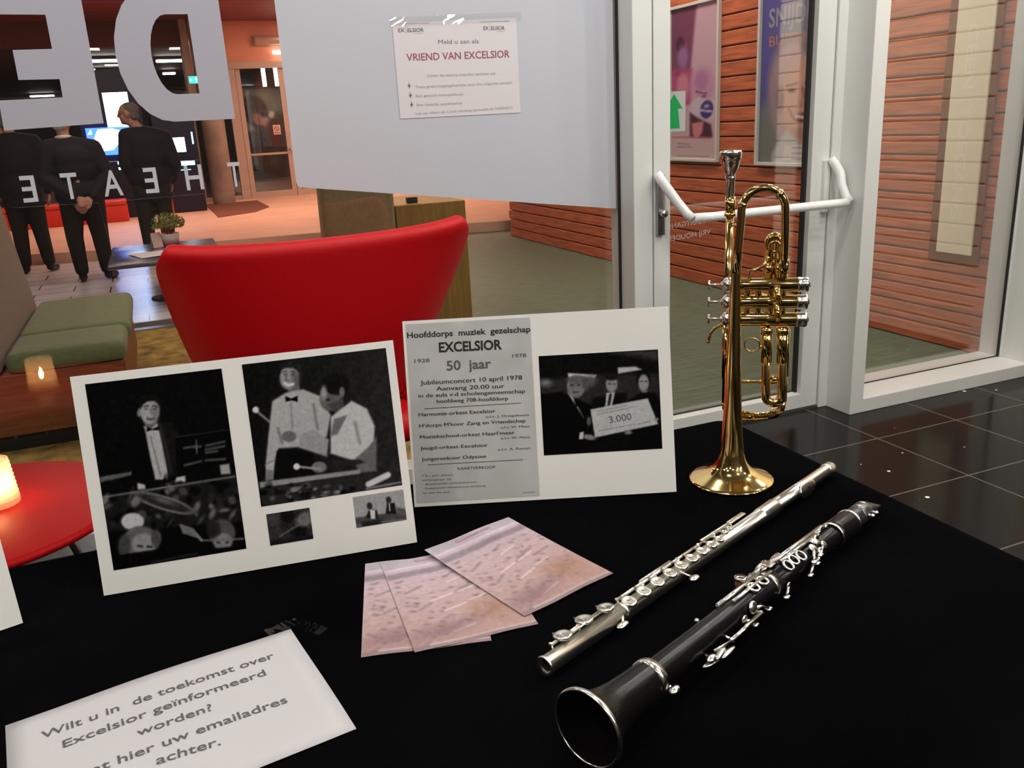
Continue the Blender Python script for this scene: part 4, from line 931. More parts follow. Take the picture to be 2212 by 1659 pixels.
# ================================================================ boards with photographs
foam = mat('white_foam_board', (0.88, 0.86, 0.81, 1), 0.6)
dark_back = mat('dark_board_back', (0.10, 0.08, 0.06, 1), 0.9)  # dark colour stands for the unlit backs of the boards
photo_m = vcol_mat('photo_print', 0.5, spec=0.06)
_n = photo_m.node_tree; _g = _n.nodes.new('ShaderNodeGamma'); _g.inputs[1].default_value = 1.3; _b = _n.nodes['Principled BSDF']; _n.links.new(_b.inputs['Base Color'].links[0].from_socket, _g.inputs[0]); _n.links.new(_g.outputs[0], _b.inputs['Base Color'])
ink = mat('black_ink', (0.012, 0.011, 0.012, 1), 0.7)
ink_grey = mat('grey_ink', (0.10, 0.095, 0.10, 1), 0.7)
def board(name, label, x, y, yaw, tilt, wd, ht, strut=True):
    t = thing(name, label, 'board', (x, y, TZ + 0.0008), yaw)
    ct, st = math.cos(tilt), math.sin(tilt)
    P = lambda u, v, d=0.0: (u, v * st - d * ct, v * ct + d * st)         # u along, v up the board, d towards the viewer
    T = 0.005; a = MB()
    vs = [P(u, v, d) for d in (0, -T) for (u, v) in ((0, 0), (wd, 0), (wd, ht), (0, ht))]
    vs = [(p[0], p[1], p[2] + T * st) for p in vs]
    a.add(vs, [(0, 1, 2, 3), (0, 4, 5, 1), (1, 5, 6, 2), (2, 6, 7, 3), (3, 7, 4, 0)]); a.add([vs[i] for i in (7, 6, 5, 4)], [(0, 1, 2, 3)], 1); a.build('panel', [foam, dark_back], t, clean=True)
    Q = lambda u, v, d=0.0004: (P(u, v, d)[0], P(u, v, d)[1], P(u, v, d)[2] + T * st)
    if strut:
        a = MB(); zt = ht * 0.55; b0 = Q(wd / 2 - 0.03, zt, -T); b1 = Q(wd / 2 + 0.03, zt, -T); yb = b0[1] + 0.055
        a.add([b0, b1, (b1[0] + 0.01, yb, 0.001), (b0[0] - 0.01, yb, 0.001), (b0[0], b0[1] + 0.003, b0[2]), (b1[0], b1[1] + 0.003, b1[2]), (b1[0] + 0.01, yb + 0.003, 0.001), (b0[0] - 0.01, yb + 0.003, 0.001)],
              [(0, 1, 2, 3), (7, 6, 5, 4), (0, 4, 5, 1), (1, 5, 6, 2), (2, 6, 7, 3), (3, 7, 4, 0)]); a.build('strut', dark_back, t)
    return t, Q
def photo(t, Q, name, u0, v0, u1, v1, art, paint, nx, ny, d=0.0005, label=None, bg=(20, 20, 20)):
    p = Pic(u1 - u0, v1 - v0, art, nx, ny, bg, seed=int(u0 * 1000) + nx); paint(p)
    o = p.build(name, lambda u, v: Q(u0 + u, v0 + v, d), photo_m, t)
    if label: o['label'] = label
    return o
C = lambda x, y: (100 + x * 0.3707, 720 + y * 0.3707)
def CP(*pts): return [C(*p) for p in pts]
def E_(p, x, y, rx, ry, c, a=0, s=3, al=1): px, py = C(x, y); p.ell(px, py, rx * .3707, ry * .3707, c, a, s, al)
def paint_conductor(p):
    p.grad(lambda x, y, c: np.stack([17 + 0 * x] * 3, 1)); p.noise(4, 3)
    p.poly(CP((575, 500), (650, 500), (660, 560), (580, 550)), 120, 4)
    E_(p, 596, 400, 60, 46, 34, 0, 4); E_(p, 545, 462, 13, 26, 140, 0, 3); E_(p, 606, 452, 56, 76, 178, 0, 5); E_(p, 640, 462, 22, 62, 138, 0, 10, .7)
    p.poly(CP((552, 440), (548, 400), (570, 368), (615, 356), (650, 376), (660, 420), (650, 408), (632, 392), (590, 396), (566, 412)), 30, 4)
    E_(p, 584, 440, 9, 4, 84); E_(p, 634, 440, 9, 4, 76); p.line(CP((572, 426), (596, 422)), 4, 96, 3); p.line(CP((624, 422), (646, 426)), 4, 90, 3); p.line(CP((612, 440), (618, 468)), 4, 138, 4); p.line(CP((594, 496), (612, 501), (630, 496)), 5, 104, 3)
    p.poly(CP((560, 530), (610, 560), (655, 520), (720, 800), (720, 850), (640, 850)), 188, 4); p.poly(CP((556, 505), (580, 560), (620, 740), (650, 850), (500, 870), (520, 620)), 14, 4)
    p.poly(CP((655, 510), (740, 520), (775, 570), (790, 800), (730, 850), (690, 640)), 38, 6); p.line(CP((662, 525), (700, 640), (735, 800)), 7, 62, 5)
    p.poly(CP((590, 545), (622, 556), (662, 540), (664, 565), (622, 562), (592, 572)), 16, 2); p.line(CP((615, 600), (680, 830)), 3, 140, 3)
    p.poly(CP((545, 870), (590, 880), (595, 905), (550, 910)), 200, 4); p.poly(CP((770, 835), (820, 825), (825, 860), (760, 870)), 200, 4)
    p.poly(CP((325, 840), (510, 805), (512, 825), (328, 875)), 120, 4)
    p.poly(CP((760, 600), (1070, 552), (1085, 740), (770, 800)), 11, 4); p.line(CP((760, 603), (1065, 555)), 3, 60, 3)
    for x0, y0, x1, y1 in ((810, 665, 870, 655), (870, 660, 905, 655), (935, 650, 1040, 625), (935, 672, 1040, 652), (935, 690, 1000, 680), (815, 765, 910, 740), (935, 735, 1045, 725)): p.line(CP((x0, y0), (x1, y1)), 5, 105, 4)
    p.line(CP((878, 620), (884, 695)), 3, 130, 3); p.poly(CP((1015, 760), (1070, 752), (1080, 810), (1025, 815)), 175, 4)
    p.poly(CP((325, 955), (1130, 820), (1180, 1130), (370, 1160)), 44, 8); rg = np.random.default_rng(5)
    for k in range(70):
        x, y = rg.uniform(360, 1130), rg.uniform(860, 1130); E_(p, x, y, rg.uniform(8, 28), rg.uniform(10, 45), float(rg.choice([12, 20, 95, 130, 60])), rg.uniform(0, 90), 5, .8)
    p.line(CP((335, 960), (700, 895), (1100, 825)), 4, 140, 4)
    E_(p, 705, 985, 180, 40, 150, 16, 3); E_(p, 705, 985, 165, 30, 62, 16, 4); E_(p, 700, 970, 60, 14, 120, 18, 8)
    p.poly(CP((370, 1165), (1170, 1080), (1185, 1250), (420, 1390)), 15, 6); E_(p, 525, 1095, 66, 50, 205, 0, 4)
    E_(p, 575, 1210, 105, 90, 120, 0, 5); E_(p, 590, 1225, 68, 62, 160, 0, 6); E_(p, 480, 1240, 36, 70, 90, 0, 6); E_(p, 665, 1190, 30, 50, 95, 0, 5)
    p.line(CP((560, 1235), (585, 1238)), 4, 50, 3); p.line(CP((615, 1238), (640, 1240)), 4, 50, 3); p.line(CP((520, 1290), (650, 1268)), 6, 95, 5)
    for k in range(4): p.line(CP((800 + k * 6, 1110 + k * 14), (870 + k * 12, 1130 + k * 16), (925, 1195)), 4, 150, 3)
    E_(p, 1040, 1150, 75, 78, 105, 0, 6); E_(p, 1045, 1200, 55, 50, 150, 0, 6); E_(p, 990, 1130, 40, 50, 55, 0, 8); p.line(CP((940, 1195), (1160, 1180)), 4, 130, 3); E_(p, 1020, 1205, 10, 5, 50); E_(p, 1070, 1203, 10, 5, 50)
    p.poly(CP((400, 1300), (700, 1250), (930, 1250), (1180, 1215), (1190, 1270), (420, 1400)), 12, 5); p.line(CP((640, 1330), (900, 1270)), 5, 60, 4); p.noise(5, 2)
def paint_mallets(p):
    p.grad(lambda x, y, c: np.stack([26 + 0.10 * (x - 523)] * 3, 1)); p.noise(4, 3)
    E_(p, 1450, 205, 82, 62, 44, 0, 6); E_(p, 1495, 245, 38, 62, 40, 0, 6); p.poly(CP((1400, 300), (1475, 290), (1485, 350), (1420, 360)), 122, 4)
    E_(p, 1418, 258, 54, 74, 168, 10, 5); E_(p, 1456, 268, 24, 60, 112, 8, 12, .8); p.poly(CP((1372, 215), (1400, 180), (1460, 178), (1480, 230), (1440, 206), (1400, 206)), 46, 5)
    E_(p, 1394, 244, 8, 4, 84); E_(p, 1438, 246, 9, 4, 70); p.line(CP((1384, 230), (1402, 226)), 3, 100, 3); p.line(CP((1428, 228), (1450, 232)), 3, 84, 3); p.line(CP((1404, 246), (1398, 276), (1412, 280)), 4, 126, 4); p.line(CP((1392, 296), (1414, 308), (1440, 300)), 6, 224, 3)
    p.poly(CP((1320, 400), (1400, 350), (1500, 330), (1600, 370), (1660, 480), (1640, 600), (1560, 660), (1360, 675), (1340, 740), (1285, 770), (1300, 600)), 188, 5)
    p.poly(CP((1395, 370), (1430, 385), (1468, 368), (1470, 405), (1432, 395), (1400, 405)), 18, 2); p.line(CP((1560, 420), (1585, 560)), 6, 150, 5); p.line(CP((1355, 560), (1380, 640)), 6, 145, 5); p.line(CP((1430, 420), (1440, 560)), 4, 160, 4)
    p.poly(CP((1340, 740), (1330, 850), (1290, 860), (1285, 770)), 190, 4); p.poly(CP((1290, 800), (1330, 800), (1330, 855), (1285, 860)), 140, 4)
    p.poly(CP((1350, 690), (1560, 665), (1570, 840), (1340, 870)), 22, 5)
    E_(p, 1660, 370, 62, 85, 120, 15, 5); E_(p, 1690, 300, 80, 62, 32, 10, 5); E_(p, 1725, 345, 16, 30, 130); E_(p, 1620, 350, 18, 40, 170, 0, 6); E_(p, 1645, 390, 12, 6, 40); p.poly(CP((1640, 420), (1730, 380), (1740, 440), (1690, 470)), 95, 5)
    p.poly(CP((1660, 490), (1780, 395), (1870, 440), (1915, 540), (1910, 640), (1880, 740), (1790, 740), (1660, 700)), 205, 5); p.poly(CP((1680, 500), (1755, 480), (1700, 590), (1660, 600)), 130, 5)
    p.poly(CP((1880, 660), (1925, 600), (1925, 800), (1830, 810), (1790, 740)), 125, 5); p.line(CP((1800, 520), (1830, 640)), 7, 165, 6)
    p.poly(CP((1480, 600), (1560, 560), (1650, 620), (1640, 720), (1480, 670)), 170, 5); E_(p, 1420, 605, 42, 32, 128, 0, 4); E_(p, 1595, 780, 44, 32, 140, 0, 4); p.poly(CP((1640, 740), (1830, 735), (1860, 750), (1660, 800)), 55, 5)
    p.line(CP((1225, 455), (1305, 520)), 5, 150, 3); E_(p, 1225, 452, 19, 19, 220); p.line(CP((1465, 778), (1600, 790)), 5, 170, 3); E_(p, 1465, 778, 19, 19, 225)
    p.poly(CP((1250, 870), (1830, 790), (1830, 815), (1255, 905)), 165, 4); p.poly(CP((1255, 905), (1700, 840), (2010, 800), (2070, 870), (1800, 920), (1270, 1010)), 60, 5); rg = np.random.default_rng(8)
    for k in range(50): E_(p, rg.uniform(1270, 1850), rg.uniform(880, 980), rg.uniform(8, 30), rg.uniform(5, 16), float(rg.choice([20, 30, 110, 150])), -10, 4, .8)
    p.line(CP((1880, 875), (1990, 820)), 13, 215, 4); p.line(CP((1870, 900), (2060, 862)), 5, 140, 3); p.noise(5, 2)
def paint_small1(p):
    p.grad(lambda x, y, c: np.stack([72 + 0 * x] * 3, 1)); E_(p, 1440, 1110, 70, 100, 58, 0, 8); E_(p, 1420, 1060, 40, 40, 38); E_(p, 1520, 1090, 60, 40, 130, -20, 8); E_(p, 1480, 1160, 50, 30, 36, 0, 6); E_(p, 1330, 1060, 40, 40, 85, 0, 8)
    p.line(CP((1360, 1170), (1470, 1120)), 4, 110, 3); p.poly(CP((1300, 1190), (1560, 1185), (1560, 1230), (1290, 1230)), 45, 6); p.noise(8, 2)
def paint_small2(p):
    p.grad(lambda x, y, c: np.stack([178 + 0 * x] * 3, 1)); p.poly(CP((1800, 1075), (2100, 1030), (2110, 1090), (1810, 1150)), 95, 5); E_(p, 1885, 1005, 16, 20, 70, 0, 2); p.poly(CP((1860, 1075), (1885, 1020), (1925, 1030), (1935, 1080)), 50, 3); p.poly(CP((1885, 1025), (1915, 1030), (1915, 1080), (1890, 1080)), 215, 2)
    E_(p, 1995, 968, 16, 20, 70, 0, 2); p.poly(CP((1975, 1050), (1985, 985), (2030, 985), (2040, 1050)), 45, 3); p.line(CP((1998, 990), (2000, 1030)), 3, 190, 2); p.poly(CP((2040, 1010), (2090, 1020), (2090, 1060), (2040, 1060)), 110, 4)
    p.line(CP((1810, 1120), (2100, 1080)), 4, 130, 3); p.poly(CP((1830, 1100), (1950, 1080), (1950, 1110), (1840, 1130)), 60, 4); p.noise(6, 2)
b1, Q1 = board('photo_board', 'white board with two large concert photos and two small ones, left of the other board', -0.1410, 1.1370, math.radians(-7.4), math.radians(12), 0.4164, 0.2905)
photo(b1, Q1, 'photo', 0.0165, 0.0315, 0.1850, 0.2790, [(182, 830), (475, 795), (537, 1178), (257, 1232)], paint_conductor, 120, 170, label='black and white photo of a conductor in a bow tie')
photo(b1, Q1, 'photo', 0.2115, 0.0855, 0.4050, 0.2810, [(523, 790), (833, 752), (868, 1045), (568, 1095)], paint_mallets, 140, 140, label='black and white photo of two percussionists in white shirts')
photo(b1, Q1, 'photo', 0.2165, 0.0300, 0.2745, 0.0740, [(581, 1103), (676, 1100), (675, 1168), (580, 1172)], paint_small1, 50, 38, label='small dark photo low on the board')
photo(b1, Q1, 'photo', 0.3345, 0.0350, 0.4055, 0.0790, [(765, 1075), (872, 1055), (878, 1122), (770, 1140)], paint_small2, 60, 38, label='small pale photo near the lower right corner')
b2, Q2 = board('photo_board', 'white board with a grey concert poster and a cheque presentation photo', 0.3020, 1.1990, math.radians(-21.2), math.radians(12.9), 0.4108, 0.2900)
C = lambda x, y: (840 + x * 0.2984, 640 + y * 0.2984)
def E_(p, x, y, rx, ry, c, a=0, s=3, al=1): px, py = C(x, y); p.ell(px, py, rx * .2984, ry * .2984, c, a, s, al)
def paint_grey(p): p.grad(lambda x, y, c: np.stack([206 + 0 * x, 206 + 0 * x, 204 + 0 * x], 1)); p.noise(3, 5)
def paint_cheque(p):
    p.grad(lambda x, y, c: np.stack([24 + 0 * x] * 3, 1)); p.noise(4, 3)
    p.poly(CP((1085, 620), (1290, 590), (1600, 570), (1960, 560), (1960, 760), (1085, 800)), 62, 12); p.poly(CP((1500, 400), (1945, 385), (1950, 470), (1800, 440)), 78, 14)
    p.poly(CP((1290, 562), (1500, 575), (1480, 605), (1295, 595)), 215, 4); p.poly(CP((1650, 520), (1780, 512), (1830, 535), (1655, 565)), 200, 4); E_(p, 1130, 635, 40, 25, 150, 0, 12); E_(p, 1460, 620, 36, 40, 110, 0, 12)
    p.poly(CP((1085, 720), (1250, 700), (1460, 800), (1480, 1100), (1130, 1150)), 14, 6); E_(p, 1350, 660, 66, 82, 142, 0, 4); E_(p, 1365, 612, 78, 32, 120, 0, 5); E_(p, 1420, 640, 26, 50, 105, 0, 5); E_(p, 1320, 650, 12, 6, 60); E_(p, 1370, 650, 12, 6, 60); p.line(CP((1330, 700), (1365, 700)), 3, 80, 3)
    p.poly(CP((1290, 705), (1330, 740), (1400, 870), (1410, 890), (1370, 830)), 190, 3); p.line(CP((1350, 760), (1358, 795)), 6, 20, 3)
    p.poly(CP((1470, 740), (1720, 700), (1720, 900), (1470, 900)), 26, 6); E_(p, 1608, 640, 42, 62, 158, 0, 4); E_(p, 1605, 590, 46, 24, 40, 0, 4); p.poly(CP((1570, 705), (1632, 700), (1612, 800), (1562, 805)), 195, 3); p.line(CP((1600, 720), (1588, 790)), 6, 60, 3); E_(p, 1590, 640, 8, 4, 60); E_(p, 1625, 640, 8, 4, 60)
    E_(p, 1838, 600, 52, 60, 26, 0, 5); E_(p, 1840, 630, 38, 62, 165, 0, 4); p.poly(CP((1820, 690), (1868, 690), (1850, 735)), 170, 3); p.poly(CP((1730, 760), (1820, 700), (1930, 700), (1970, 800), (1975, 1100), (1730, 1100)), 18, 6); E_(p, 1825, 620, 8, 4, 60); E_(p, 1858, 620, 8, 4, 60)
    p.poly(CP((1455, 825), (1870, 742), (1948, 930), (1490, 1028)), 200, 3)
    for (x0, y0, x1, y1) in ((1500, 840, 1720, 795), (1510, 860, 1790, 802), (1520, 980, 1780, 930), (1800, 930, 1890, 910)): p.line(CP((x0, y0), (x1, y1)), 2.2, 165, 2)
    E_(p, 1450, 1025, 48, 20, 150, 10, 4); p.poly(CP((1380, 990), (1410, 985), (1405, 1040), (1375, 1040)), 210, 3); E_(p, 1730, 990, 28, 14, 150, 0, 4); E_(p, 1445, 910, 16, 34, 110); E_(p, 1935, 895, 16, 12, 150); p.noise(5, 2)
photo(b2, Q2, 'poster', 0.0045, 0.0065, 0.1965, 0.2850, [(874, 702), (1145, 685), (1163, 1072), (899, 1085)], paint_grey, 40, 60, label='grey photocopied concert poster')
photo(b2, Q2, 'photo', 0.2065, 0.0695, 0.3915, 0.2245, [(1162, 772), (1420, 755), (1430, 970), (1176, 985)], paint_cheque, 130, 110, label='black and white photo of people with a large cheque')
H2 = hom([(866, 693), (1442, 663), (1462, 1063), (897, 1095)], [(0, 0.29), (0.4108, 0.29), (0.4108, 0), (0, 0)])
S2 = lambda x, y: happ(H2, (840 + x * 0.2984, 640 + y * 0.2984))
mk, mg = ink, ink_grey; QT = lambda u, v: Q2(u, v, 0.0009)
for mbx, txt, p0, p1, h, bd in ((mk, 'Hoofddorps  muziek  gezelschap', (125, 300), (1020, 258), 0.0090, 0.022), (mk, 'EXCELSIOR', (358, 402), (815, 382), 0.0150, 0.03), (mg, '1928', (180, 480), (290, 474), 0.0060, 0.02), (mg, '1978', (890, 446), (990, 440), 0.0060, 0.02), (mg, '50  jaar', (415, 535), (738, 518), 0.0150, 0.02),
        (mk, 'Jubileumconcert 10 april 1978', (225, 640), (962, 604), 0.0072, 0.02), (mk, 'Aanvang 20.00 uur', (340, 682), (835, 664), 0.0066, 0.02), (mk, 'in de aula v.d scholengemeenschap', (212, 732), (985, 700), 0.0060, 0.02), (mk, 'hoofdweg 708-hoofddorp', (345, 772), (862, 752), 0.0060, 0.02),
        (mk, 'Harmonie-orkest Excelsior', (215, 868), (770, 842), 0.0058, 0.02), (mg, 'o.l.v. J. Dongelmans', (700, 880), (1015, 866), 0.0036, 0.005), (mk, "H'dorps M'koor Zang en Vriendschap", (220, 948), (990, 912), 0.0054, 0.01), (mg, 'o.l.v. W. Menz', (810, 958), (1020, 948), 0.0036, 0.005),
        (mk, "Muziekschool-orkest Haarl'meer", (225, 1030), (912, 998), 0.0056, 0.01), (mg, 'o.l.v. W. Menz', (812, 1036), (1025, 1026), 0.0036, 0.005), (mk, 'Jeugd-orkest Excelsior', (230, 1110), (718, 1088), 0.0054, 0.02), (mg, 'o.l.v. A. Rempt', (790, 1118), (1028, 1106), 0.0036, 0.005),
        (mk, 'Jongerenkoor Odyssee', (240, 1190), (708, 1168), 0.0054, 0.02), (mg, 'KAARTVERKOOP', (500, 1256), (775, 1244), 0.0044, 0.015), (mg, 'f 5,- per plaats', (245, 1304), (470, 1296), 0.0030, 0.0), (mg, 'verkrijgbaar bij', (245, 1336), (455, 1328), 0.0030, 0.0),
        (mg, '- Boekhandel winkelcentrum', (250, 1366), (640, 1348), 0.0030, 0.0), (mg, '- Muziekhandel winkelcentrum hoofdweg', (250, 1396), (705, 1376), 0.0030, 0.0), (mg, 'en aan de zaal', (252, 1428), (445, 1420), 0.0030, 0.0), (mg, 'drukwerk', (975, 1425), (1065, 1420), 0.0024, 0.0)):
    mb = MB(); q0, q1 = S2(*p0), S2(*p1); text_into(mb, txt, q0, q1, h, QT, bold=bd if h > 0.0085 else 0.0)
    if bd and h < 0.0085: text_into(mb, txt, (q0[0] + 0.0003, q0[1]), (q1[0] + 0.0003, q1[1]), h, lambda u, v: Q2(u, v, 0.00095))
    mb.build('printed_text', mbx, b2)
for q0, q1 in (((255, 815), (955, 775)), ((285, 1220), (975, 1185))):
    u0, u1 = S2(*q0), S2(*q1); mb = MB(); mb.add([QT(u0[0], u0[1]), QT(u1[0], u1[1]), QT(u1[0], u1[1] + 0.0008), QT(u0[0], u0[1] + 0.0008)], [(0, 1, 2, 3)]); mb.build('printed_line', ink, b2)
mb = MB(); text_into(mb, '3.000', S2(1598, 922), S2(1758, 895), 0.011, QT); mb.build('printed_text', ink_grey, b2)
# third board, mostly outside the frame at left
b3, Q3 = board('photo_board', 'white photo board cut off by the left edge of the picture', -0.2330 - 0.4164 * math.cos(math.radians(16)), 1.1130 - 0.4164 * math.sin(math.radians(16)), math.radians(16), math.radians(14), 0.4164, 0.2905)
def paint_soft(p): p.grad(lambda x, y, c: np.stack([95 + 30 * np.sin(x / 9), 75 + 20 * np.sin(x / 9 + 1), 80 + 10 * np.sin(y / 9)], 1)); p.noise(14, 4)
photo(b3, Q3, 'photo', 0.20, 0.10, 0.405, 0.255, [(0, 0), (100, 0), (100, 80), (0, 80)], paint_soft, 60, 46)
photo(b3, Q3, 'photo', 0.02, 0.06, 0.18, 0.265, [(0, 0), (80, 0), (80, 100), (0, 100)], paint_soft, 46, 60)

# ================================================================ sheets and leaflets on the cloth
paper = mat('white_paper', (0.57, 0.545, 0.55, 1), 0.8)
def sheet_on_cloth(name, label, cat, o, yaw, wd, ht, z, curl=0.0, m=paper, group=None):
    t = thing(name, label, cat, (o[0], o[1], z), yaw, group)
    n = 14; hz = lambda u, v: curl * (0.5 - 0.5 * math.cos(2 * PI * u / wd * 1.0)) * (0.4 + 0.6 * v / ht) + curl * 0.4 * math.sin(5 * v / ht)
    return t, hz
BLx, BLy = -0.1945, 0.6849
t, hz = sheet_on_cloth('paper_sheet', 'white paper with printed request for an email address', 'paper', (BLx, BLy), math.radians(8.45), 0.3015, 0.2165, TZ + 0.0018, 0.003)
n = 15; a = MB(); W_, H_ = 0.3015, 0.2165
g = [(W_ * i / (n - 1), H_ * j / (n - 1)) for j in range(n) for i in range(n)]
a.add([(u, v, hz(u, v)) for u, v in g], [(j * n + i, j * n + i + 1, (j + 1) * n + i + 1, (j + 1) * n + i) for j in range(n - 1) for i in range(n - 1)], 0, True)
o = a.build('sheet', paper, t); so = o.modifiers.new('thick', 'SOLIDIFY'); so.thickness = 0.0004; so.offset = -1
HS = hom([(40, 1560), (650, 1353), (770, 1577), (25.7, 1883.8)], [(0, H_), (W_, H_), (W_, 0), (0, 0)])
SS = lambda x, y: happ(HS, (x * 0.3617, 1200 + y * 0.3617))
PS = lambda u, v: (u, v, hz(u, v) + 0.0006)
for txt, p0, p1, h in (('Wilt u in  de toekomst over', (312, 1086), (1692, 602), 0.0132), ('Excelsior geïnformeerd', (432, 1146), (1637, 712), 0.0132), ('worden?', (866, 1090), (1312, 934), 0.0132), ('Laat hier uw emailadres', (455, 1365), (1748, 886), 0.0132), ('achter.', (960, 1268), (1342, 1148), 0.0132)):
    mb = MB(); text_into(mb, txt, SS(*p0), SS(*p1), h, PS, bold=0.008); mb.build('printed_text', ink_grey, t)
tape_m = glass_mat('clear_tape', (0.97, 0.97, 0.97, 1), 0.05)
for i, (x, y, r_) in enumerate(((0.063, 0.947, 0.3), (0.0935, 0.930, -0.9))):
    t = thing('tape_strip', ('clear sticky tape on the upper edge of the email request sheet', 'crumpled end of clear tape by the corner of the email request sheet')[i], 'tape', (x, y, TZ + 0.004), r_)
    a = MB(); q = 7
    a.add([(-0.02 + 0.04 * i2 / (q - 1), -0.009 + 0.018 * j / 2, 0.0012 * math.sin(i2 * 1.7 + j)) for j in range(3) for i2 in range(q)], [(j * q + i2, j * q + i2 + 1, (j + 1) * q + i2 + 1, (j + 1) * q + i2) for j in range(2) for i2 in range(q - 1)], 0, True)
    a.build('strip', tape_m, t)
leaf_m = vcol_mat('leaflet_print', 0.3)
def paint_leaflet(p):       # art 0..148 x 0..210, y downwards
    p.grad(lambda x, y, c: np.stack([206 - 0.13 * y + 0.02 * x, 186 - 0.20 * y + 0 * x, 198 - 0.30 * y + 0 * x], 1))
    p.poly([(0, 0), (148, 0), (148, 20), (0, 20)], (188, 178, 186), 3); p.poly([(0, 34), (148, 28), (148, 42), (0, 48)], (150, 136, 144), 6); p.line([(4, 24), (146, 20)], 3, (220, 212, 218), 4)
    rg = np.random.default_rng(11)
    for k in range(9):
        y = 62 + k * 16; p.line([(0, y + 6), (148, y - 8)], 1.6, (176, 158, 164), 3, .8)
    for k in range(60):
        x, y = rg.uniform(4, 144), rg.uniform(52, 190); p.ell(x, y, rg.uniform(2, 5), rg.uniform(1.5, 3), (118, 100, 106), 20, 3, .55)
    for k in range(10):
        x, y = rg.uniform(10, 110), rg.uniform(60, 180); p.line([(x, y), (x + rg.uniform(15, 35), y - rg.uniform(4, 14))], 4, (132, 112, 118), 4, .6)
    for k in range(6):
        x, y = rg.uniform(40, 120), rg.uniform(60, 195); p.line([(x, y), (x + 28, y - 7)], 2.2, (232, 218, 214), 2.5, .9)
    p.ell(112, 158, 30, 24, (168, 128, 112), 0, 30, .8); p.ell(40, 180, 40, 14, (140, 108, 116), -10, 20, .7)
    p.poly([(0, 202), (148, 202), (148, 210), (0, 210)], (150, 126, 130), 2); p.line([(20, 203), (146, 203)], 2, (214, 200, 202), 2); p.noise(5, 2)
leaf_red = mat('leaflet_red', (0.62, 0.16, 0.22, 1), 0.6)
for i, (bl, yaw, z, lab) in enumerate((((0.1355, 0.8464), -14.5, TZ + 0.0012, 'pink music leaflet lying undermost at the left of the fan'), ((0.1925, 0.8250), -4.2, TZ + 0.0026, 'pink music leaflet in the middle of the fan'), ((0.3350, 0.8325) , 0, TZ + 0.0042, 'pink music leaflet on top, turned towards the flute'))):
    if i == 2: yaw = 16.0; bl = (0.3350 - 0.0, 0.8325)
    if i == 2: ori = (0.3315, 0.8335)
    else: ori = bl
    t = thing('leaflet', lab, 'leaflet', (ori[0], ori[1], z), math.radians(yaw), 'pink concert leaflets')
    W_, H_ = (0.1485, 0.2185)
    p = Pic(W_, H_, [(0, 0), (148, 0), (148, 210), (0, 210)], 74, 105); paint_leaflet(p)
    sk = 0.03 if i == 2 else 0.0
    LZ = lambda u, v: (u - (0.0 if i != 2 else 0.0), v, 0.0006 * math.sin(9 * u / W_ + i) + (0.004 * (v / H_) ** 2 if i == 2 else 0.0))
    o = p.build('cover', LZ, leaf_m, t); so = o.modifiers.new('thick', 'SOLIDIFY'); so.thickness = 0.0006; so.offset = -1
    mb = MB(); text_into(mb, 'Concerten', (W_ * 0.30, H_ * 0.935), (W_ * 0.72, H_ * 0.945), 0.0075, lambda u, v: (LZ(u, v)[0], LZ(u, v)[1], LZ(u, v)[2] + 0.0012)); mb.build('title', leaf_red, t)
# notice taped to the frosted panel
t = thing('notice_sheet', 'white printed notice in a plastic sleeve taped to the frosted panel', 'notice', (0.825 * KL, YL - 0.004, 1.33 + (1.357 - 1.33) * KL))
W_, H_ = 0.446 * KL, 0.302 * KL; sk = 0.014
PN = lambda u, v, d=0.0: (u, -d, v + sk * u / W_ * (v / H_))
mb = MB(); mb.add([PN(0, 0), PN(W_, 0), PN(W_, H_), PN(0, H_), PN(0, 0, .0006), PN(W_, 0, .0006), PN(W_, H_, .0006), PN(0, H_, .0006)], [(3, 2, 1, 0), (4, 5, 6, 7), (0, 1, 5, 4), (1, 2, 6, 5), (2, 3, 7, 6), (3, 0, 4, 7)])
mb.build('sheet', mat('notice_paper', (0.74, 0.70, 0.72, 1), 0.7), t)
HN = hom([(850, 55), (1118, 38), (1120, 243), (866, 258)], [(0, H_), (W_, H_), (W_, 0), (0, 0)])
NN = lambda x, y: happ(HN, (600 + x * 0.36166, y * 0.36166)); PT = lambda u, v: PN(u, v, 0.0012)
mr = MB(); mg = MB(); ml = MB()
text_into(mr, 'VRIEND VAN EXCELSIOR', NN(772, 376), NN(1383, 346), 0.024, PT, bold=0.012); mr.build('red_text', mat('faded_red', (0.34, 0.09, 0.13, 1), 0.7), t)
text_into(mg, 'Meld u aan als', NN(955, 273), NN(1196, 264), 0.014, PT)
for q0, q1 in (((725, 205), (872, 200)), ((1226, 184), (1358, 180))):
    text_into(mg, 'EX', NN(*q0), NN(q0[0] + (q1[0] - q0[0]) * .25, q0[1] - 1), 0.012, PT, bold=0.02); text_into(mg, 'ELSIOR', NN(q0[0] + (q1[0] - q0[0]) * .36, q0[1] - 1.5), NN(*q1), 0.012, PT, bold=0.02)
    c_ = NN(q0[0] + (q1[0] - q0[0]) * .30, q0[1]); mb = ml; mb.add([PT(c_[0] - .0008, c_[1] - .005), PT(c_[0] + .0008, c_[1] - .005), PT(c_[0] + .0014, c_[1] + .021), PT(c_[0] + .0002, c_[1] + .021)], [(0, 1, 2, 3)])
    text_into(ml, 'hoofddorp', NN(q0[0] + (q1[0] - q0[0]) * .65, q0[1] + 9), NN(q1[0], q1[1] + 11), 0.003, PT)
for q0, q1 in (((705, 158), (905, 150)), ((1203, 138), (1388, 130))): text_into(ml, 'muziekvereniging opgericht in hoofddorp', NN(*q0), NN(*q1), 0.0035, PT, bold=0.01)
mg.build('grey_text', mat('notice_grey', (0.17, 0.16, 0.17, 1), 0.7), t)
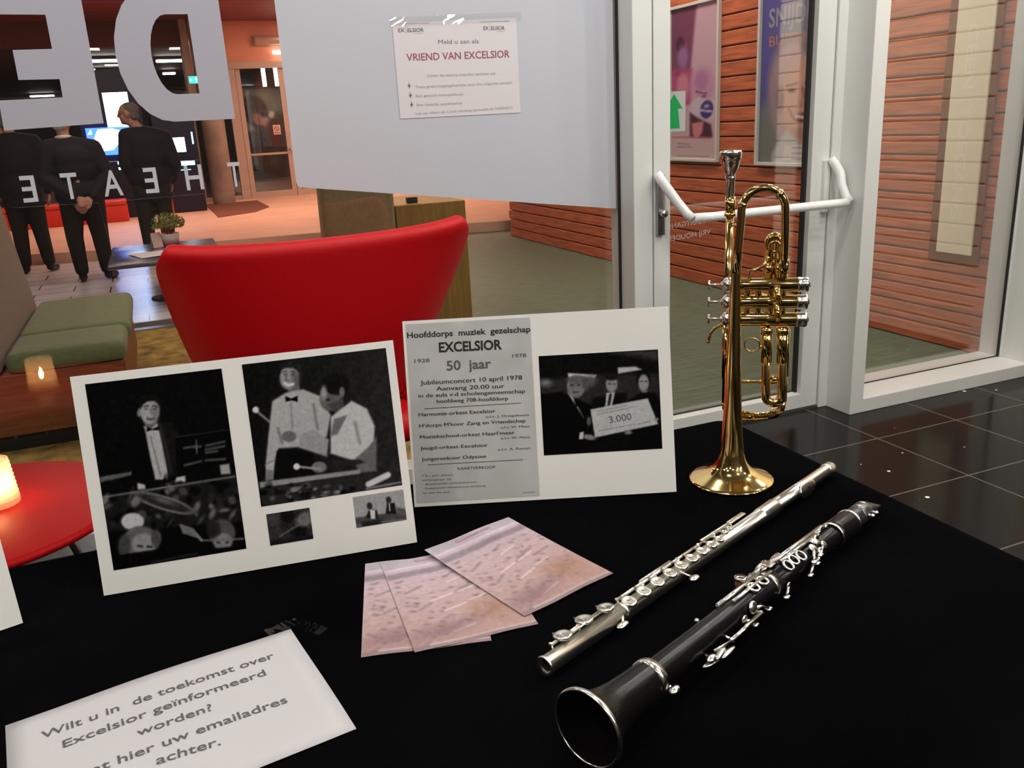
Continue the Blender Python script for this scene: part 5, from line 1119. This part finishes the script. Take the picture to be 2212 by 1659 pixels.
for txt, q0, q1, h in (('Onder de nieuwe vrienden verloten wij:', (888, 470), (1292, 450), .0088), ('Twee gratis toegangskaartjes voor ons volgende concert', (820, 536), (1393, 503), .0085), ('Een gezond notenpakketje', (823, 588), (1096, 574), .0085), ('Een heerlijk appeltaartje', (828, 640), (1088, 626), .0085), ('Let op: alleen als u zich vandaag aanmeldt als VRIEND!!!', (822, 690), (1388, 650), .0085)):
    text_into(ml, txt, NN(*q0), NN(*q1), h, PT, bold=0.004)
for y in (522, 578, 632):
    c_ = NN(785 + (y - 522) * .12, y); ml.add([PT(c_[0] - .0012, c_[1] - .009), PT(c_[0] + .0012, c_[1] - .009), PT(c_[0] + .0012, c_[1] + .012), PT(c_[0] - .0012, c_[1] + .012)], [(0, 1, 2, 3)])
    pts = [PT(c_[0] + .006 * math.cos(k), c_[1] + .005 * math.sin(k)) for k in [i * PI / 5 for i in range(10)]]; ml.add(pts, [list(range(10))])
ml.build('small_text', mat('notice_faint', (0.36, 0.34, 0.35, 1), 0.7), t)
mb = MB(); nu = 24
mb.add([PN(W_ * i / (nu - 1) * 1.06 - 0.01, H_ - 0.012 + 0.030 * j / 3, 0.003 + 0.0035 * abs(math.sin(i * 1.1 + j * 2.0))) for j in range(4) for i in range(nu)], [(j * nu + i, j * nu + i + 1, (j + 1) * nu + i + 1, (j + 1) * nu + i) for j in range(3) for i in range(nu - 1)], 0, True)
mb.build('sleeve_edge', tape_m, t)
# ================================================================ trumpet standing on its bell
t = thing('trumpet', 'brass trumpet standing upright on its bell', 'trumpet', (0.788, 1.0508, TZ + 0.001), math.atan2(-0.5999, 0.8001))
def A(u, z, y=0.0):
    k = 1 + y / 1.3135; return (u * k, y, 0.570 + (z - 0.570) * k)
prof = [(0.0625, 0.0012), (0.0655, 0.0), (0.0668, 0.0018), (0.0655, 0.0036), (0.0610, 0.0055), (0.0545, 0.0082), (0.0470, 0.0113), (0.0400, 0.0146), (0.0340, 0.0184), (0.0292, 0.0228), (0.0252, 0.0288), (0.0222, 0.0365), (0.0198, 0.0475), (0.0179, 0.0600), (0.0161, 0.0790), (0.0146, 0.1020), (0.0132, 0.132), (0.0119, 0.165), (0.0106, 0.205), (0.0094, 0.250), (0.0082, 0.295), (0.0072, 0.335)]
a = MB(); a.lathe(prof, 64); a.lathe([(0.0625, 0.0012), (0.0535, 0.0066), (0.0390, 0.0130), (0.0275, 0.0222), (0.0200, 0.0400), (0.0158, 0.070), (0.0120, 0.130), (0.006, 0.26)], 64)
a.build('bell', gold, t)
yv = 0.030
pts = [(0.0, 0.0, 0.330), (0.002, 0.0, 0.37), (0.0055, 0.002, 0.415)]
for k in range(13):
    an = PI - PI * k / 12; pts.append(((0.0365 + 0.0310 * math.cos(an)), 0.003 + 0.010 * k / 12, 0.4255 + 0.0315 * math.sin(an)))
pts += [(0.0685, 0.014, 0.40), (0.0690, 0.018, 0.36), (0.0690, 0.024, 0.322)]
a = MB(); a.tube(pts, [0.0073, 0.0066, 0.0062] + [0.0060] * 13 + [0.0060] * 3, 16); a.build('bell_bow', gold, t)
a = MB()
for k in (1, 9): a.tube([tuple(Vector(pts[3 + k]) + (Vector(pts[4 + k]) - Vector(pts[3 + k])) * s_) for s_ in (-0.4, 0.5)], 0.0070, 16)
a.tube([(0.0690, 0.022, 0.352), (0.0690, 0.024, 0.324)], 0.0078, 16); a.build('ferrule', gold, t)
def valve(z, lab):
    o = A(0, z, yv); zz = o[2]; v = MB(); v.lathe([(0.0106, -0.006), (0.0106, 0.046), (0.0112, 0.048), (0.0112, 0.051), (0.0106, 0.053), (0.0106, 0.094)], 28, 0, (0, yv, zz), 'X'); vo = v.build('valve', gold, t)
    c = MB(); c.lathe([(0.0100, 0.0905), (0.0118, 0.0912), (0.0120, 0.0930), (0.0113, 0.0940), (0.0113, 0.1000), (0.0118, 0.1010), (0.0117, 0.1045), (0.0095, 0.1065), (0.0040, 0.1068), (0.0038, 0.1085), (0.0, 0.1088)], 28, 0, (0, yv, zz), 'X'); c.build('bottom_cap', silver, vo)
    c = MB(); c.lathe([(0.0, -0.020), (0.005, -0.0205), (0.0085, -0.018), (0.0112, -0.015), (0.0122, -0.013), (0.0122, -0.008), (0.0104, -0.005)], 28, 0, (0, yv, zz), 'X'); c.build('top_cap', silver, vo)
    c = MB(); c.tube([(-0.020, yv, zz), (-0.038, yv, zz)], 0.0022, 10); c.lathe([(0.0022, -0.0225), (0.0050, -0.0215), (0.0050, -0.0200), (0.0022, -0.0190)], 16, 0, (0, yv, zz), 'X'); c.build('stem', silver, vo)
    c = MB(); c.lathe([(0.0, -0.0375), (0.0070, -0.0378), (0.0076, -0.0395), (0.0070, -0.0415), (0.0035, -0.0408), (0.0, -0.0405)], 20, 0, (0, yv, zz), 'X'); c.build('finger_button', silver, vo); return zz
zv = [valve(z, '') for z in (0.3165, 0.2905, 0.2640)]
a = MB()
for z0, z1 in ((zv[0], zv[1]), (zv[1], zv[2])):
    for x in (0.018, 0.034, 0.052, 0.070):
        a.tube([(x, yv, z0), (x, yv, z1)], 0.0052, 12)
    a.tube([(0.060, yv - 0.010, z0), (0.062, yv - 0.013, (z0 + z1) / 2), (0.064, yv - 0.010, z1)], 0.0048, 10); a.ball((0.062, yv - 0.016, (z0 + z1) / 2), 0.0045, 12)
a.build('connecting_tube', gold, t)
# second valve slide: short stub towards the viewer's right
a = MB(); a.tube([(0.030, yv + 0.008, zv[1]), (0.030, yv + 0.038, zv[1]), (0.038, yv + 0.046, zv[1]), (0.046, yv + 0.038, zv[1]), (0.046, yv + 0.008, zv[1])], 0.0055, 12); a.build('second_slide', gold, t)
# first slide: loop above the valves
ys = 0.036; p1 = A(0.0462, 0.32, ys); p2 = A(0.0612, 0.32, ys); top = A(0, 0.3855, ys)[2]; xm = (p1[0] + p2[0]) / 2; rr = (p2[0] - p1[0]) / 2
pts = [p1, (p1[0], ys, top - rr)] + [(xm + rr * math.cos(PI - PI * k / 10), ys, top - rr + rr * 1.25 * math.sin(PI * k / 10)) for k in range(1, 10)] + [(p2[0], ys, top - rr), p2]
a = MB(); a.tube(pts, 0.0072, 14); s1 = a.build('first_slide', gold, t)
a = MB(); a.ring((xm, ys - 0.008, top - 0.012), 0.008, 0.0022, (0, 1, 0.3), 20, 8).tube([(p1[0], ys, top - 0.03), (p2[0], ys, top - 0.03)], 0.0030, 10); a.build('slide_brace', gold, s1)
for q in (p1, p2):
    a = MB(); a.tube([(q[0], ys, q[2] + 0.012), (q[0], ys, q[2] + 0.030)], 0.0082, 14); a.build('ferrule', gold, s1)
a = MB(); h0 = A(0.020, 0.322, 0.012); h1 = A(0.026, 0.338, 0.008); h2 = A(0.040, 0.345, 0.010); h3 = A(0.045, 0.356, 0.016)
a.tube([h0, (0.019, 0.010, h1[2]), h1, h2, h3], [0.0026, 0.0022, 0.0020, 0.0020, 0.0026], 10); a.ball(h3, 0.0034, 10).ball(h1, 0.0034, 10); a.build('thumb_hook', gold, t)
# third slide: long pair of tubes below the valves
ys = 0.026; p1 = A(0.0468, 0.252, ys); p2 = A(0.0692, 0.252, ys); q1 = A(0.0490, 0.142, ys); q2 = A(0.0722, 0.142, ys); rr = (q2[0] - q1[0]) / 2; xm = (q1[0] + q2[0]) / 2
a = MB(); a.tube([p1, q1] + [(xm - rr * math.cos(PI * k / 10), ys, q1[2] - rr * 0.9 * math.sin(PI * k / 10)) for k in range(1, 10)] + [q2, p2], 0.0071, 14)
s3 = a.build('third_slide', gold, t)
for p_, q_ in ((p1, q1), (p2, q2)):
    a = MB(); P_ = Vector(p_); D_ = (Vector(q_) - P_); a.tube([P_ + D_ * 0.02, P_ + D_ * 0.50], 0.0084, 14); a.tube([P_ + D_ * 0.005, P_ + D_ * 0.10], 0.0096, 16); a.build('ferrule', gold, s3)
a = MB(); a.tube([Vector(p1).lerp(Vector(q1), 0.72), Vector(p2).lerp(Vector(q2), 0.72)], 0.0036, 10); a.ball(Vector(q1).lerp(Vector(q2), 0.5) + Vector((0, -0.006, 0.03)), 0.0042, 12); a.build('slide_brace', gold, s3)
a = MB(); rc_ = A(0.0262, 0.2236, ys - 0.004); a.ring(rc_, 0.0115, 0.0014, (0.1, 1, 0.15), 28, 8).tube([(rc_[0] + 0.011, rc_[1], rc_[2] - 0.002), (p1[0], ys, rc_[2] - 0.006)], 0.0026, 8); a.build('finger_ring', gold, s3)
# leadpipe and main tuning slide
yl = 0.052; L0 = A(-0.0105, 0.4466, yl); L1 = A(-0.0118, 0.13, yl)
a = MB(); a.tube([L0, L1], 0.0059, 16); a.tube([A(-0.0105, 0.4466, yl), A(-0.0105, 0.425, yl)], [0.0078, 0.0074], 18); a.tube([A(-0.0106, 0.424, yl), A(-0.0106, 0.419, yl)], 0.0086, 18); a.tube([A(-0.0117, 0.26, yl), A(-0.0118, 0.17, yl)], 0.0070, 16)
a.build('leadpipe', gold, t)
R0 = A(0.0742, 0.25, 0.046); R1 = A(0.0745, 0.135, 0.046)
bz = A(0, 0.108, yl)[2]
a = MB(); a.tube([L1, A(-0.011, 0.122, yl), A(-0.004, 0.112, yl), (0.010, yl, bz), (0.030, yl - 0.001, bz), (0.050, 0.050, bz + 0.002), A(0.064, 0.112, 0.048), A(0.0725, 0.122, 0.046), R1], 0.0060, 14)
ts = a.build('tuning_slide', gold, t)
a = MB(); a.tube([R1, A(0.0743, 0.185, 0.046)], 0.0060, 14); a.tube([A(0.0743, 0.175, 0.046), R0], 0.0070, 14); a.build('return_tube', gold, t)
a = MB(); a.tube([A(-0.0118, 0.165, yl), A(0.0743, 0.165, 0.046)], 0.0028, 10); a.build('slide_brace', gold, ts)
a = MB(); a.ball((0.034, yl - 0.006, bz + 0.004), 0.0058, 12).tube([(0.018, yl - 0.008, bz + 0.010), (0.040, yl - 0.010, bz + 0.008), (0.062, 0.040, bz + 0.012)], 0.0024, 8).ball((0.062, 0.040, bz + 0.014), 0.0048, 10).ball((0.018, yl - 0.008, bz + 0.009), 0.0038, 10); a.build('water_key', gold, ts)
a = MB()
for z in (0.408, 0.205):
    b0 = Vector(A(-0.011, z, yl)); a.tube([b0, Vector((0.002, 0.0, b0.z + 0.002))], 0.0028, 10); a.ball(b0 + Vector((0.002, -0.008, 0)), 0.0046, 10)
a.build('brace', gold, t)
a = MB(); hk = [A(-0.010, 0.2535, yl), A(-0.020, 0.2545, yl - 0.004), A(-0.030, 0.249, yl - 0.008), A(-0.036, 0.240, yl - 0.008), A(-0.039, 0.228, yl - 0.006)]; a.tube(hk, [0.003, 0.0026, 0.0024, 0.0022, 0.0026], 10); a.ball(hk[-1], 0.0032, 10); a.build('finger_hook', gold, t)
a = MB(); mo = A(-0.0112, 0, yl); zt = A(0, 0.512, yl)[2]; H_ = zt - L0[2]
a.lathe([(0.0062, -0.012), (0.0058, 0.0), (0.0070, H_ * 0.10), (0.0068, H_ * 0.36), (0.0079, H_ * 0.39), (0.0079, H_ * 0.43), (0.0064, H_ * 0.47), (0.0088, H_ * 0.54), (0.0122, H_ * 0.64), (0.0138, H_ * 0.74), (0.0144, H_ * 0.80), (0.0160, H_ * 0.82), (0.0163, H_ * 0.96), (0.0155, H_), (0.0115, H_ * 0.99), (0.0088, H_ * 0.90), (0.0060, H_ * 0.70), (0.002, H_ * 0.60)], 32, 0, (mo[0], yl, L0[2]))
a.build('mouthpiece', silver, t)

# ================================================================ flute
silver_f = mat('flute_silver', (0.92, 0.89, 0.80, 1), 0.24, metal=1.0)
t = thing('flute', 'silver flute lying on the black cloth', 'flute', (0.3040, 0.7188, TZ + 0.0150), math.radians(23.11))
r = 0.0104
a = MB(); a.lathe([(0.0070, 0.004), (0.0113, 0.0), (0.0116, 0.003), (r, 0.006), (r, 0.135), (0.0080, 0.135)], 28, 0, (0, 0, 0), 'X'); a.lathe([(0.0080, 0.004), (0.0078, 0.10)], 24, 0, (0, 0, 0), 'X'); a.build('foot_joint', silver_f, t)
a = MB(); a.lathe([(0.0080, 0.134), (0.0120, 0.134), (0.0124, 0.136), (0.0120, 0.139), (r, 0.140), (r, 0.455), (0.0112, 0.456), (0.0117, 0.460), (0.0117, 0.498), (0.0112, 0.501), (0.008, 0.501)], 28, 0, (0, 0, 0), 'X'); a.build('body_tube', silver_f, t)
a = MB(); a.lathe([(0.0080, 0.500), (0.0102, 0.501), (0.0098, 0.60), (0.0094, 0.664)], 28, 0, (0, 0, 0), 'X'); hj = a.build('head_joint', silver_f, t)
a = MB(); a.lathe([(0.0094, 0.664), (0.0106, 0.665), (0.0107, 0.668), (0.0100, 0.670), (0.0101, 0.680), (0.0080, 0.685), (0, 0.687)], 24, 0, (0, 0, 0), 'X'); a.build('crown', silver_f, hj)
a = MB(); vs = []; nu, nv = 15, 15
for j in range(nv):
    for i in range(nu):
        u_, v_ = -1 + 2 * i / (nu - 1), -1 + 2 * j / (nv - 1); wv = math.sqrt(max(0.0, 1 - abs(v_) ** 2.4)) * 1.15; an = math.radians(-78) - u_ * wv; R_ = 0.0118 + 0.0014 * (1 - v_ * v_) + 0.004 * max(0, u_) ** 2 * (1 - v_ * v_)
        vs.append((0.583 + 0.024 * v_, R_ * math.sin(an), R_ * math.cos(an)))
a.add(vs, [(j * nu + i, j * nu + i + 1, (j + 1) * nu + i + 1, (j + 1) * nu + i) for j in range(nv - 1) for i in range(nu - 1)], 0, True)
lpo = a.build('lip_plate', silver_f, t); so = lpo.modifiers.new('thick', 'SOLIDIFY'); so.thickness = 0.0016; sub(lpo, 1)
a = MB(); a.ball((0.583, -0.0120, 0.0026), (0.0058, 0.0048, 0.0010), 16, 0, Matrix.Rotation(1.36, 3, 'X')); a.build('blow_hole', black_m, lpo)
def fkey(x, yo, kr, ang=0.0, name='key', ring_=True, hgt=0.0125):
    """padded cup on its arm: height along the tube's upward normal tilted by ang"""
    R_ = Matrix.Rotation(-ang, 3, 'X'); k = MB(); q = 20; kr *= 1.14
    pr = [(0, hgt - 0.0036), (kr * 0.92, hgt - 0.0036), (kr, hgt - 0.0022), (kr, hgt - 0.0004), (kr * 0.86, hgt + 0.0006), (kr * 0.66, hgt + 0.0002), (kr * 0.34, hgt - 0.0004), (0, hgt - 0.0003)]
    vs = []
    for rr_, h in pr:
        for m in range(q): vs.append(R_ @ Vector((x + rr_ * math.cos(2 * PI * m / q), yo + rr_ * math.sin(2 * PI * m / q), h)))
    k.add(vs, [(i * q + m, i * q + (m + 1) % q, (i + 1) * q + (m + 1) % q, (i + 1) * q + m) for i in range(len(pr) - 1) for m in range(q)], 0, True)
    k.tube([R_ @ Vector((x, yo, hgt)), R_ @ Vector((x, yo + kr + 0.004 if yo >= 0 or True else 0, hgt - 0.003)), R_ @ Vector((x, 0.0125, 0.0075))], 0.0013, 8)
    return k.build(name, silver_f, t)
for x, yo, kr in ((0.044, 0.0085, 0.0096), (0.083, 0.0105, 0.0096), (0.117, 0.0065, 0.0092)): fkey(x, yo, kr, 0.15, hgt=0.0150)
for x, kr in ((0.147, 0.0084), (0.176, 0.0084), (0.204, 0.0082), (0.231, 0.0080), (0.255, 0.0076), (0.279, 0.0074), (0.303, 0.0070), (0.326, 0.0066), (0.345, 0.0056)): fkey(x, -0.001, kr, -0.15)
fkey(0.366, 0.002, 0.0042); fkey(0.379, 0.003, 0.0042); fkey(0.191, 0.0105, 0.0062, 0.55); fkey(0.268, 0.010, 0.0052, 0.5)
a = MB(); a.tube([(0.024, 0.011, 0.0095), (0.128, 0.012, 0.0095)], 0.0019, 10); a.tube([(0.05, 0.0055, 0.0125), (0.115, 0.0065, 0.0128)], 0.0015, 10); a.build('rod', silver_f, t)
a = MB(); a.tube([(0.142, 0.0125, 0.0085), (0.398, 0.0125, 0.0085)], 0.0020, 10); a.build('rod', silver_f, t)
a = MB(); a.tube([(0.196, 0.0190, 0.0060), (0.262, 0.0190, 0.0060)], 0.0019, 10); a.build('rod', silver_f, t)
a = MB(); a.tube([(0.330, 0.0170, 0.0075), (0.432, 0.0155, 0.0075)], 0.0019, 10); a.rbox((0.396, 0.010, 0.0085), (0.436, 0.0175, 0.0105), 0.001); a.build('trill_rod', silver_f, t)
for x in (0.026, 0.072, 0.126, 0.143, 0.190, 0.219, 0.268, 0.317, 0.355, 0.397):
    a = MB(); a.tube([(x, 0.0085, 0.004), (x, 0.0125, 0.0088)], 0.0017, 8); a.ball((x, 0.0126, 0.0090), 0.0026, 10); a.build('post', silver_f, t)
a = MB(); a.tube([(0.245, -0.006, 0.009), (0.248, -0.016, 0.005), (0.254, -0.021, 0.002)], 0.0016, 8); a.ball((0.255, -0.0225, 0.0005), (0.0085, 0.0055, 0.0030), 14); a.build('side_lever', silver_f, t)
a = MB(); a.tube([(0.128, -0.008, 0.004), (0.120, -0.014, 0.000)], 0.0018, 8); a.ball((0.118, -0.0155, -0.001), (0.010, 0.0050, 0.0028), 14); a.build('side_lever', silver_f, t)

# ================================================================ clarinet
ebony = mat('black_ebony', (0.006, 0.0055, 0.0055, 1), 0.26, spec=0.22, bump=0.03, bscale=50, stretch=(0.5, 8, 8))
keyw = mat('nickel_keys', (0.80, 0.78, 0.73, 1), 0.2, metal=1.0)
t = thing('clarinet', 'black clarinet with silver keys lying nearest the front', 'clarinet', (0.287, 0.5865, TZ), math.atan2(0.266, 0.605))
sl_ = math.atan2(0.0392 - 0.0215, 0.60)           # the axis comes down from the bell rim towards the mouthpiece
MR = Matrix.Rotation(sl_, 3, 'Y')
class CB(MB):
    def build(s, name, mats, parent=None, **k):
        s.v = [MR @ p + Vector((0, 0, 0.0392)) for p in s.v]; return MB.build(s, name, mats, parent, **k)
a = CB(); a.lathe([(0.0366, 0.0015), (0.0370, 0.004), (0.0340, 0.0085), (0.0300, 0.0150), (0.0262, 0.0240), (0.0232, 0.036), (0.0212, 0.052), (0.0202, 0.070), (0.0196, 0.090), (0.0192, 0.0955)], 48, 0, (0, 0, 0), 'X')
be = a.build('bell', ebony, t)
a = CB(); a.lathe([(0.0366, 0.0015), (0.0298, 0.010), (0.0215, 0.030), (0.0150, 0.060), (0.0100, 0.10), (0.0, 0.11)], 48, 0, (0, 0, 0), 'X'); a.build('bore', mat('matt_bore', (0.004, 0.003, 0.003, 1), 0.9, spec=0.05), be)
a = CB(); a.lathe([(0.0358, 0.0006), (0.0366, -0.0005), (0.0378, -0.0004), (0.0386, 0.0018), (0.0382, 0.0046), (0.0368, 0.0052)], 56, 0, (0, 0, 0), 'X', closed=True); a.build('bell_ring', silver, be)
a = CB(); a.lathe([(0.0193, 0.0945), (0.0203, 0.095), (0.0207, 0.099), (0.0202, 0.1045), (0.0150, 0.105)], 40, 0, (0, 0, 0), 'X'); a.build('socket_ring', silver, be)
a = CB(); a.lathe([(0.0150, 0.103), (0.0152, 0.12), (0.0148, 0.22), (0.0146, 0.330), (0.0165, 0.334), (0.0168, 0.350), (0.0130, 0.351)], 36, 0, (0, 0, 0), 'X'); a.build('lower_joint', ebony, t)
a = CB(); a.lathe([(0.0167, 0.3345), (0.0172, 0.335), (0.0172, 0.340), (0.0166, 0.341)], 36, 0, (0, 0, 0), 'X'); a.build('joint_ring', silver, t)
a = CB(); a.lathe([(0.0130, 0.350), (0.0143, 0.351), (0.0142, 0.43), (0.0140, 0.510), (0.0160, 0.514)], 36, 0, (0, 0, 0), 'X'); a.build('upper_joint', ebony, t)
a = CB(); a.lathe([(0.0145, 0.5145), (0.0168, 0.5150), (0.0176, 0.525), (0.0178, 0.545), (0.0170, 0.566), (0.0163, 0.574), (0.012, 0.575)], 36, 0, (0, 0, 0), 'X'); ba_ = a.build('barrel', ebony, t)
for x, rr in ((0.5150, 0.0176), (0.5690, 0.0174)):
    a = CB(); a.lathe([(rr - 0.001, x - 0.003), (rr + 0.0004, x - 0.0025), (rr + 0.0006, x + 0.001), (rr - 0.001, x + 0.0035)], 36, 0, (0, 0, 0), 'X', closed=True); a.build('barrel_ring', silver, ba_)
a = CB(); nseg = 28; pr = [(0.0115, 0.574), (0.0128, 0.580), (0.0133, 0.592), (0.0130, 0.610), (0.0124, 0.630), (0.0118, 0.645), (0.0105, 0.655), (0.0092, 0.6605)]; vs = []
for rr, x in pr:
    for k in range(nseg):
        an = 2 * PI * k / nseg; y, z = rr * math.cos(an), rr * math.sin(an)
        if x > 0.615: z = min(z, rr - (x - 0.615) * 0.30)
        vs.append((x, y, z))
a.add(vs, [(i * nseg + k, i * nseg + (k + 1) % nseg, (i + 1) * nseg + (k + 1) % nseg, (i + 1) * nseg + k) for i in range(len(pr) - 1) for k in range(nseg)], 0, True); b_ = len(a.v) - nseg; a.f.append([b_ + k for k in range(nseg)]); a.mi.append(0); a.sm.append(False)
mp_ = a.build('mouthpiece', mat('mouthpiece_black', (0.03, 0.03, 0.03, 1), 0.28), t)
a = CB(); a.lathe([(0.0134, 0.594), (0.0142, 0.595), (0.0140, 0.618), (0.0131, 0.620)], 32, 0, (0, 0, 0), 'X', closed=False); lg = a.build('ligature', mat('dark_ligature', (0.16, 0.16, 0.16, 1), 0.3, metal=0.8), mp_)
for x in (0.600, 0.613):
    a = CB(); a.tube([(x, -0.0135, 0.004), (x, -0.0185, 0.004)], 0.0022, 10); a.ball((x, -0.0200, 0.004), 0.0034, 10); a.tube([(x, -0.004, 0.0138), (x, 0.004, 0.0140)], 0.0016, 8); a.build('screw', silver, lg)
def ckey(x0, y0, z0, x1, y1, z1, pad, flat=0.35, nm='key'):
    """lever from a pad to its touch piece"""
    k = CB(); k.tube([(x0, y0, z0), ((x0 + x1) / 2, (y0 + y1) / 2, (z0 + z1) / 2 + 0.002), (x1, y1, z1)], 0.0022, 8); pad *= 1.12
    n_ = Vector((0, y0, z0)).normalized() if (y0 or z0) else Vector((0, 0, 1)); q = Vector((0, 0, 1)).rotation_difference(n_).to_matrix()
    k.ball((x0, y0, z0), (pad, pad, pad * flat), 16, 0, q); k.ball((x1, y1, z1), (0.0060, 0.0040, 0.0020), 12); return k.build(nm, keyw, t)
def ringkey(x, yo):
    k = CB(); an = yo / 0.0145; n_ = Vector((0, math.sin(an), math.cos(an))); k.ring(n_ * 0.0170 + Vector((x, 0, 0)), 0.0066, 0.0018, n_, 24, 8); k.tube([n_ * 0.0172 + Vector((x, 0.006, 0)), Vector((x, 0.0120, 0.0130))], 0.0018, 8); return k.build('ring_key', keyw, t)
for x, yo in ((0.376, -0.007), (0.392, -0.006), (0.409, -0.007)): ringkey(x, yo)
for x, yo in ((0.300, -0.003), (0.320, -0.003)): ringkey(x, yo)
# rods along the joints
for pts, rr in (([(0.365, 0.0095, 0.0155), (0.500, 0.0085, 0.0155)], 0.0032), ([(0.372, 0.0015, 0.0178), (0.470, 0.0010, 0.0178)], 0.0027), ([(0.240, 0.0085, 0.0145), (0.335, 0.0085, 0.0155)], 0.0029), ([(0.215, -0.0250, -0.002), (0.282, -0.0235, 0.000)], 0.0027), ([(0.350, 0.0150, 0.0095), (0.445, 0.0150, 0.0095)], 0.0018), ([(0.255, -0.0020, 0.0168), (0.345, -0.0010, 0.0172)], 0.0024)):
    a = CB(); a.tube(pts, rr, 10); a.build('rod', keyw, t)
for (x, y, z) in ((0.366, 0.0095, 0.0150), (0.432, 0.0090, 0.0150), (0.498, 0.0085, 0.0150), (0.242, 0.0085, 0.0140), (0.333, 0.0085, 0.0150), (0.216, -0.0240, -0.002), (0.281, -0.0225, 0.0), (0.352, 0.0150, 0.0090), (0.444, 0.0150, 0.0090), (0.208, 0.0140, 0.0090), (0.262, 0.0150, 0.0080)):
    a = CB(); v_ = Vector((0, y, z)).normalized(); a.tube([Vector((x, 0, 0)) + v_ * 0.0130, (x, y, z)], 0.0018, 8); a.ball((x, y, z), 0.0031, 10); a.build('post', keyw, t)
ckey(0.438, -0.010, 0.0145, 0.420, -0.020, 0.0070, 0.0060); ckey(0.446, -0.0165, 0.0085, 0.428, -0.0205, 0.0020, 0.0058); ckey(0.452, -0.004, 0.0175, 0.470, 0.001, 0.0175, 0.0062); ckey(0.428, -0.0175, 0.0040, 0.405, -0.0230, -0.0040, 0.0050)
ckey(0.462, -0.0130, 0.0110, 0.440, -0.0185, 0.0080, 0.0052); ckey(0.480, 0.0050, 0.0168, 0.505, 0.0060, 0.0160, 0.0048); ckey(0.352, 0.0130, 0.0110, 0.372, 0.0190, 0.0080, 0.0072); ckey(0.362, 0.0195, 0.0030, 0.388, 0.0200, 0.0060, 0.0066); ckey(0.340, 0.0175, 0.0060, 0.330, 0.0210, 0.0020, 0.0062)
ckey(0.276, -0.0165, 0.0060, 0.300, -0.0230, -0.0030, 0.0075); ckey(0.255, -0.0175, 0.0000, 0.268, -0.0240, -0.0080, 0.0060); ckey(0.356, -0.0190, 0.0000, 0.342, -0.0240, -0.0060, 0.0048)
ckey(0.342, 0.0160, 0.0115, 0.372, 0.0215, 0.0110, 0.0080); ckey(0.358, 0.0215, 0.0080, 0.384, 0.0235, 0.0040, 0.0078); ckey(0.374, 0.0150, 0.0130, 0.400, 0.0185, 0.0110, 0.0070); ckey(0.322, 0.0165, 0.0090, 0.344, 0.0225, 0.0050, 0.0070)
a = CB(); a.rbox((0.340, 0.0110, 0.0150), (0.392, 0.0150, 0.0175), 0.001).rbox((0.352, 0.0030, 0.0165), (0.366, 0.0150, 0.0190), 0.001); a.build('bridge_key', keyw, t)
a = CB()
for k, (x, y) in enumerate(((0.192, -0.0250), (0.200, -0.0290), (0.176, -0.0245))): a.ball((x, y, -0.005 - 0.002 * k), (0.0150, 0.0042, 0.0022), 16, 0, Matrix.Rotation(0.25 - 0.2 * k, 3, 'Z'))
a.tube([(0.186, -0.0200, -0.003), (0.214, -0.0250, -0.002)], 0.0016, 8); a.build('pinky_lever', keyw, t)
for x, y, z in ((0.176, -0.0235, -0.0050), (0.108, -0.0238, -0.0060)):
    a = CB(); a.ball((x, y, z), (0.0085, 0.0052, 0.0040), 16, 0, Matrix.Rotation(0.15, 3, 'Z')); a.tube([(x, -0.0135, -0.004), (x, y, z)], 0.0018, 8); a.build('key', keyw, t)
a = CB(); a.ball((0.306, 0.0165, 0.0110), (0.0068, 0.0068, 0.0075), 16); a.build('cork_pad', mat('brown_pad', (0.16, 0.045, 0.02, 1), 0.5), t)
a = CB(); a.lathe([(0.0066, 0.0), (0.0078, 0.001), (0.0078, 0.004), (0.006, 0.005)], 18, 0, (0.306, 0.0165, 0.0165), 'Z'); a.build('pad_cup', keyw, t)
